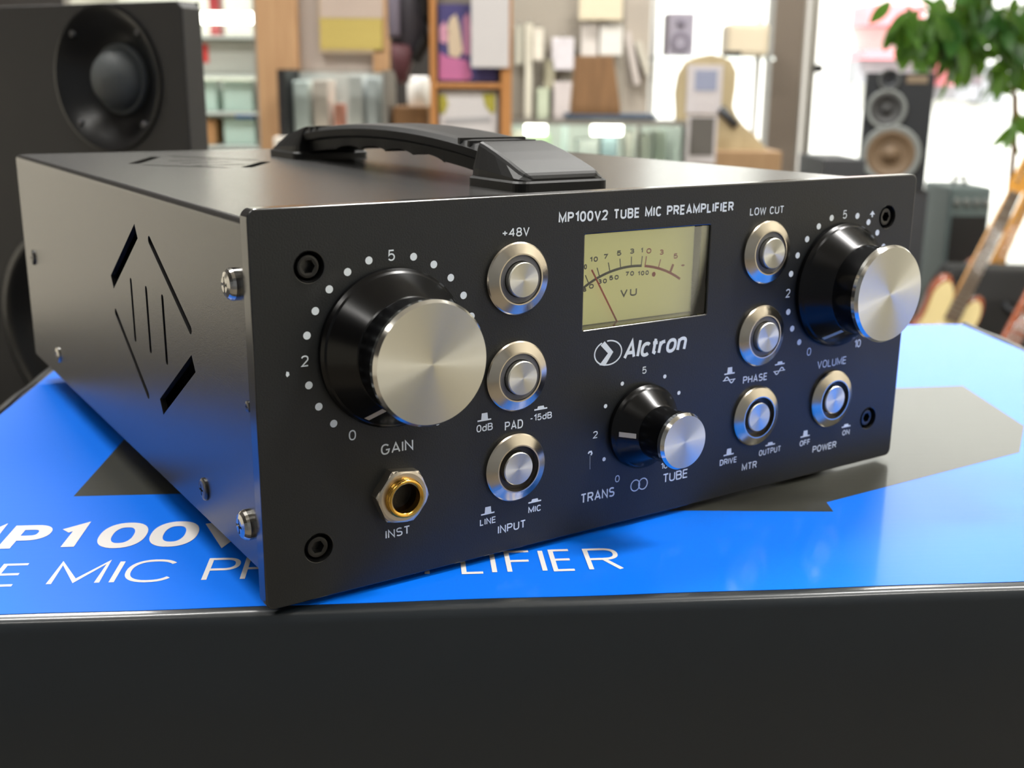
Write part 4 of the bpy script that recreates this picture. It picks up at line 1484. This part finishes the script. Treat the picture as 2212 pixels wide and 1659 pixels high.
mb.tube([at(1556, 234, KY + .055) , at(1590, 272, KY + .055)], .012, 8)
tag(mb.build('dark_clip', M_CHAR), 'dark rod lying across the notch of the tan board', 'rod')

# things on a glass shelf in the window
VY = 4.45
vz = FZ(118, VY)
vs = thing('window_shelf', 'glass shelf across the left window pane', 'shelf', (XP(1530, VY), VY, 0))
x0, x1 = XP(1412, VY), XP(1672, VY)
MB().box(x0 - vs.location.x, 0, vz - .012, x1 - vs.location.x, .24, vz).build('shelf_board', M_GLASSGREEN, vs)
for xx in (x0 + .01, x1 - .03):
    MB().box(xx - vs.location.x, .2, 0, xx - vs.location.x + .02, .22, vz + .3).build('upright', flat('white_upright', (226, 224, 220)), vs)
ws = cuboid('small_speaker', flat('lilac_grey', (176, 170, 186)), 1442, 24, 1500, 118, VY + .03, .14, zbot=vz)
tag(ws, 'pale lilac grey small loudspeaker on the glass window shelf', 'loudspeaker')
hz = FZ(24, VY + .03) - vz
mb = MB().lathe([(.038, 0), (.038, .004), (.03, .004), (.01, -.004), (.001, -.004)], 32, cap=False)
mb.build('woofer', flat('lilac_cone', (142, 136, 152)), ws, loc=(0, -.001, hz * .33), rot=(R(90), 0, 0))
mb = MB().lathe([(.018, 0), (.018, .004), (.012, .006), (.001, .008)], 32, cap=False)
mb.build('tweeter', flat('lilac_cone', (142, 136, 152)), ws, loc=(0, -.001, hz * .76), rot=(R(90), 0, 0))
tag(cuboid('storage_bin', flat('beige_bin', (222, 208, 182)), 1572, 44, 1664, 118, VY + .02, .16, zbot=vz, bevel=.02), 'beige bin on the glass window shelf beside the frame', 'bin')
o = cuboid('black_bar', M_BLACK, 1566, 106, 1602, 118, VY - .0, .012, zbot=vz)
tag(o, 'small black bar at the front edge of the window shelf', 'bar')

# three-way loudspeaker at the right window
LY = 3.9
lz = FZ(402, LY)
bs = cuboid('audio_rack', M_CHAR, 1850, 400, 2008, 410, LY - .02, .32, zbot=0, ztop=lz)
tag(bs, 'charcoal rack under the three way loudspeaker', 'rack')
x0, x1 = XP(1868, LY, 250), XP(2008, LY, 250)
h3 = FZ(150, LY) - lz
s3 = thing('loudspeaker', 'dark blue grey three way loudspeaker with tan woofer before the right window', 'loudspeaker', ((x0 + x1) / 2, LY, lz), R(-16))
MB().box(-(x1 - x0) / 2, .02, 0, (x1 - x0) / 2, .28, h3).build('cabinet', flat('dark_slate', (25, 28, 32)), s3, bevel=.002)
HOLES = []


def driver(name, px, py, rpx, ringc, conec, dom):
    q = at(px, py, LY)
    r_ = rpx / F_PX * LY
    mb = MB().lathe([(r_, 0), (r_, .008), (r_ * .92, .012), (r_ * .8, .006)], 48, cap=False)
    o = mb.build(name, ringc, s3, loc=(q.x - s3.location.x, -.001, q.z - lz), rot=(R(90), 0, 0))
    HOLES.append(circle((q.x - s3.location.x) / MM, (q.z - lz) / MM, r_ * 900, 48))
    mb = MB().lathe([(r_ * .8, .006), (r_ * .72, .010), (r_ * .64, .005), (r_ * .3, -.012), (r_ * .28, -.008), (r_ * .12, 0), (.0005, .002)], 48, cap=False)
    mb.build('cone', conec, o)


M_RIM = flat('silver_rim', (122, 126, 124), .4)
driver('tweeter', 1922, 172, 22, flat('rim_dark', (92, 94, 92)), M_CHAR, 1)
driver('midrange', 1916, 236, 41, M_RIM, flat('mid_cone', (58, 58, 58)), 1)
driver('woofer', 1924, 334, 62, M_RIM, flat('tan_cone', (106, 86, 64)), 1)
hw3 = (x1 - x0) / 2 / MM
plate('baffle', [(-hw3, 0), (hw3, 0), (hw3, h3 / MM), (-hw3, h3 / MM)], HOLES, 20, flat('dark_slate', (25, 28, 32)), s3, lambda a, b, d: (a, 10 - d, b), bev=.5)
a, b = at(1957, 180, LY), at(2002, 163, LY)
MB().box(a.x - s3.location.x, -.003, a.z - lz, b.x - s3.location.x, .001, b.z - lz).build('badge', flat('bronze_badge', (120, 104, 84)), s3)

# dark gear at the right
tag(cuboid('amplifier', M_CHAR, 1776, 338, 1866, 470, LY - .5, .3, zbot=None), 'charcoal amplifier box left of the three way loudspeaker', 'amplifier')
am = bpy.data.objects['amplifier']
st2 = cuboid('stool', M_BLACK, 1770, 470, 1872, 480, LY - .52, .34, zbot=0)
st2.location.z = 0
zt2 = FZ(470, LY - .5)
for v in st2.data.vertices:
    if v.co.z > .01:
        v.co.z = zt2
tag(st2, 'black plinth under the charcoal amplifier box', 'plinth')


def amp(name, label, px0, py0, px1, Y, dp, body, grille, knobs=4, gpy=None, cat='amplifier'):
    x0, x1 = XP(px0, Y, 450), XP(px1, Y, 450)
    z1 = FZ(py0, Y)
    o = thing(name, label, cat, ((x0 + x1) / 2, Y, 0))
    hw = (x1 - x0) / 2
    MB().box(-hw, 0, 0, hw, dp, z1).build('cabinet', body, o, bevel=.01)
    MB().box(-hw * .84, -.008, z1 * .12, hw * .84, .005, z1 * .84).build('grille', grille, o)
    mb = MB().box(-hw * .3, dp * .4, z1 - .001, -hw * .26, dp * .5, z1 + .03).box(hw * .26, dp * .4, z1 - .001, hw * .3, dp * .5, z1 + .03).box(-hw * .3, dp * .4, z1 + .022, hw * .3, dp * .5, z1 + .034)
    mb.build('handle', M_BLACK, o)
    for k in range(knobs):
        m2 = MB().lathe([(.012, 0), (.012, .014), (.009, .016), (.001, .016)], 20, cap=False)
        m2.build('knob', M_RIM, o, loc=(-hw * .7 + k * hw * 1.4 / max(1, knobs - 1), -.001, z1 * .92), rot=(R(90), 0, 0))
    return o


amp('guitar_amplifier', 'grey green guitar amplifier behind the cream guitar', 2050, 396, 2140, 4.2, .28, M_TEAL, M_BLACK)

# black padded case lying behind the cream guitar
EY = 3.66
ez = FZ(575, EY)
x0, x1 = XP(2036, EY, 600), XP(2400, EY, 600)
ec = thing('equipment_case', 'black padded equipment case behind the cream guitar at right', 'case', ((x0 + x1) / 2, EY, 0), R(-6))
hw = (x1 - x0) / 2
mb = MB()
mb.loft([[(-hw, 0, 0), (hw, 0, 0), (hw, .18, 0), (-hw, .18, 0)], [(-hw, 0, ez - .1), (hw, 0, ez - .1), (hw, .18, ez - .1), (-hw, .18, ez - .1)], [(-hw + .045, .02, ez), (hw - .045, .02, ez), (hw - .045, .16, ez), (-hw + .045, .16, ez)]], smooth=False)
mb.build('case_body', M_BLACK, ec, bevel=.012)
MB().box(-hw * .9, -.006, ez * .45, hw * .9, .002, ez * .47).build('zip', M_CHAR, ec)
MB().tube([(-.06, .0, ez - .11), (-.05, -.02, ez - .13), (.05, -.02, ez - .13), (.06, .0, ez - .11)], .008, 8).build('handle', M_CHAR, ec)


# guitars
def guitar(label, px, py, Y, tilt, L=1.0, face=M_CREAMBODY, rim=M_BURST, neckm=M_MAPLE, board=M_ROSE, lean=10, yaw=0, group='electric guitars at right'):
    """origin: where neck meets body, at pixel (px, py) at distance Y; local x to the right, z along the neck"""
    q = at(px, py, Y)
    g = thing('electric_guitar', label, 'guitar', q, 0, group)
    g.rotation_euler = Euler((R(-lean), R(tilt), R(yaw)), 'XYZ')
    half = [(.0, -.005), (.028, .0), (.030, .06), (.06, .105), (.085, .112), (.105, .09), (.118, .05), (.112, .0), (.108, -.05), (.118, -.1), (.148, -.16), (.165, -.22), (.160, -.28), (.125, -.335), (.06, -.36), (0, -.365)]
    lefth = [(.0, -.005), (.028, .0), (.032, .05), (.055, .085), (.078, .085), (.095, .06), (.104, .02), (.100, -.03), (.104, -.08), (.122, -.13), (.152, -.18), (.166, -.235), (.158, -.29), (.12, -.34), (.06, -.362), (0, -.365)]
    out = [(-a * L, b * L) for a, b in half[1:]] + [(a * L, b * L) for a, b in reversed(lefth[1:-1])]
    def smoothp(P, it=2):
        for _ in range(it):
            Q = []
            for k in range(len(P)):
                a, b = P[k], P[(k + 1) % len(P)]
                Q += [(a[0] * .75 + b[0] * .25, a[1] * .75 + b[1] * .25), (a[0] * .25 + b[0] * .75, a[1] * .25 + b[1] * .75)]
            P = Q
        return P
    S_ = smoothp(out)
    mx_, mz_ = 0, -.13 * L
    sh = lambda f: [(mx_ + (a - mx_) * f, mz_ + (b - mz_) * f) for a, b in S_]
    rings = [[(a, y, b) for a, b in sh(f)] for y, f in ((.0, .93), (.006, .985), (.013, 1), (.032, 1), (.039, .985), (.045, .94))]
    MB().loft(rings).build('body', rim, g)
    mb = MB()
    mb.loft([[(a, -.0006, b) for a, b in sh(.90)], [(a, .0004, b) for a, b in sh(.90)]], smooth=False)
    mb.build('face', face, g)
    nl = .46 * L
    mb = MB()
    mb.loft([[(-w_, .000, z), (w_, .000, z), (w_ * .9, .016, z), (w_ * .4, .022, z), (-w_ * .4, .022, z), (-w_ * .9, .016, z)] for w_, z in ((.029 * L, -.02), (.027 * L, .1 * L), (.022 * L, nl))])
    mb.build('neck', neckm, g)
    mb = MB()
    w0, w1 = .0275 * L, .0205 * L
    mb.prism([(-w0, -.04 * L), (w0, -.04 * L), (w1, nl), (-w1, nl)], 0, .006, FRONT)
    fb = mb.build('fingerboard', board, g)
    for k in range(18):
        z = nl * (1 - (1 - .5 ** (k / 12)) * 1.62)
        wv = w1 + (w0 - w1) * (1 - z / nl)
        MB().box(-wv, -.0075, z - .001, wv, -.005, z + .001).build('fret', M_ALU, fb)
    hd = [(-.021, nl), (-.030, nl + .03), (-.026, nl + .05), (-.024, nl + .14), (-.012, nl + .18), (.02, nl + .185), (.045, nl + .165), (.05, nl + .14), (.036, nl + .115), (.03, nl + .05), (.034, nl + .025), (.021, nl)]
    mb = MB()
    mb.prism([(a * L, nl + (b - nl) * L) for a, b in hd], 0, -.014, FRONT)
    h = mb.build('headstock', neckm, g, bevel=.003)
    for k in range(6):
        z = nl + (.04 + k * .021) * L
        MB().lathe([(.005, 0), (.005, .012), (.003, .014)], 14).build('tuner', M_CHROME, h, loc=(-.014 * L, 0.002, z), rot=(R(90), 0, 0))
    mb = MB()
    for k in range(6):
        x = (-.0145 + k * .0058) * L
        mb.tube([(x * 1.5, -.012, -.2 * L), (x, -.010, nl)], .0007, 5)
    mb.build('strings', M_CHROME, g)
    MB().box(-.045 * L, -.012, -.215 * L, .045 * L, 0, -.185 * L).build('bridge', M_CHROME, g, bevel=.002)
    for z in (-.07, -.115, -.155):
        MB().box(-.042 * L, -.007, z * L - .009, .042 * L, 0, z * L + .009).build('pickup', flat('pickup_white', (220, 214, 200)), g, bevel=.003)
    return g


guitar('cream and red brown electric guitar leaning right, body beside the volume knob', 2064, 672, 3.5, 23, L=.88, lean=5)
guitar('electric guitar with a golden neck standing behind the black case', 2128, 622, 4.0, 22, L=.85, neckm=M_MAPLE, board=M_MAPLE, face=M_BURST, lean=6)
guitar('electric guitar with a red brown neck rising beside the carton edge', 2110, 880, 2.45, 25, L=.83, neckm=M_BURST, board=M_BURST, face=M_BURST, lean=8)

# plant in the window
ty = 4.5
pb = at(2196, 330, ty)
plant = thing('potted_plant', 'tall leafy potted plant hanging over the right window', 'plant', (pb.x, ty, 0))
mb = MB()
mb.lathe([(.11, 0), (.15, .26), (.165, .27), (.165, .30), (.14, .30), (.13, .27), (.001, .27)], 40)
mb.build('pot', flat('terracotta', (160, 92, 62)), plant)
lp = lambda px, py, dy=0: tuple(at(px, py, ty + dy) - Vector((pb.x, ty, 0)))
mb = MB()
t0 = lp(2192, 300)
mb.tube([(0, 0, .26), (t0[0] * .5, 0, .6), t0, lp(2190, 150), lp(2150, 40), lp(2120, -40)], [.014, .013, .012, .010, .008, .005], 8)
for e in ((2000, 60), (1960, 30), (2060, 110), (2200, 260), (2205, 60), (2080, 20), (2020, 130)):
    s_ = lp(2150, 40) if e[1] < 150 else lp(2190, 200)
    q = lp(*e, random.uniform(-.15, .15))
    mb.tube([s_, tuple((Vector(s_) + Vector(q)) / 2 + Vector((0, 0, .04))), q], [.005, .004, .002], 6)
mb.build('stem', M_BARK, plant)


def leaf(mb, c_, L, wd, M):
    pts = []
    n = 6
    for k in range(n + 1):
        u = k / n
        ww = wd * math.sin(math.pi * u) ** .8 * (1 - .25 * u)
        pts.append((u, ww))
    vs, fs = [], []
    for u, ww in pts:
        z = -.15 * L * u * u
        vs += [(-ww, u * L, z + ww * .25), (0, u * L, z), (ww, u * L, z + ww * .25)]
    for k in range(n):
        b = k * 3
        fs += [(b, b + 1, b + 4, b + 3), (b + 1, b + 2, b + 5, b + 4)]
    mb.add(vs, fs, True, Matrix.Translation(c_) @ M)


rg = random.Random(11)
for nm, m, spots in (('foliage', M_LEAF, [(1985, 45, 26), (2005, 85, 26), (2040, 30, 26), (2060, 100, 22), (2100, 90, 20), (2110, 30, 24), (1960, 20, 10), (2145, 165, 6), (2190, 250, 7), (1965, 60, 6)]),
                     ('shaded_foliage', M_LEAF2, [(2150, 30, 26), (2195, 60, 26), (2040, 70, 20), (2185, 110, 14), (2100, -10, 20), (2200, 20, 16)])):
    mb = MB()
    for px, py, cnt in spots:
        for k in range(cnt):
            q = Vector(lp(px + rg.gauss(0, 19), py + rg.gauss(0, 22), rg.uniform(-.18, .18)))
            Mx = Euler((R(rg.uniform(-110, -30)), R(rg.uniform(-40, 40)), R(rg.uniform(0, 360))), 'XYZ').to_matrix().to_4x4()
            leaf(mb, q, rg.uniform(.09, .14), rg.uniform(.023, .036), Mx)
    mb.build(nm, m, plant)
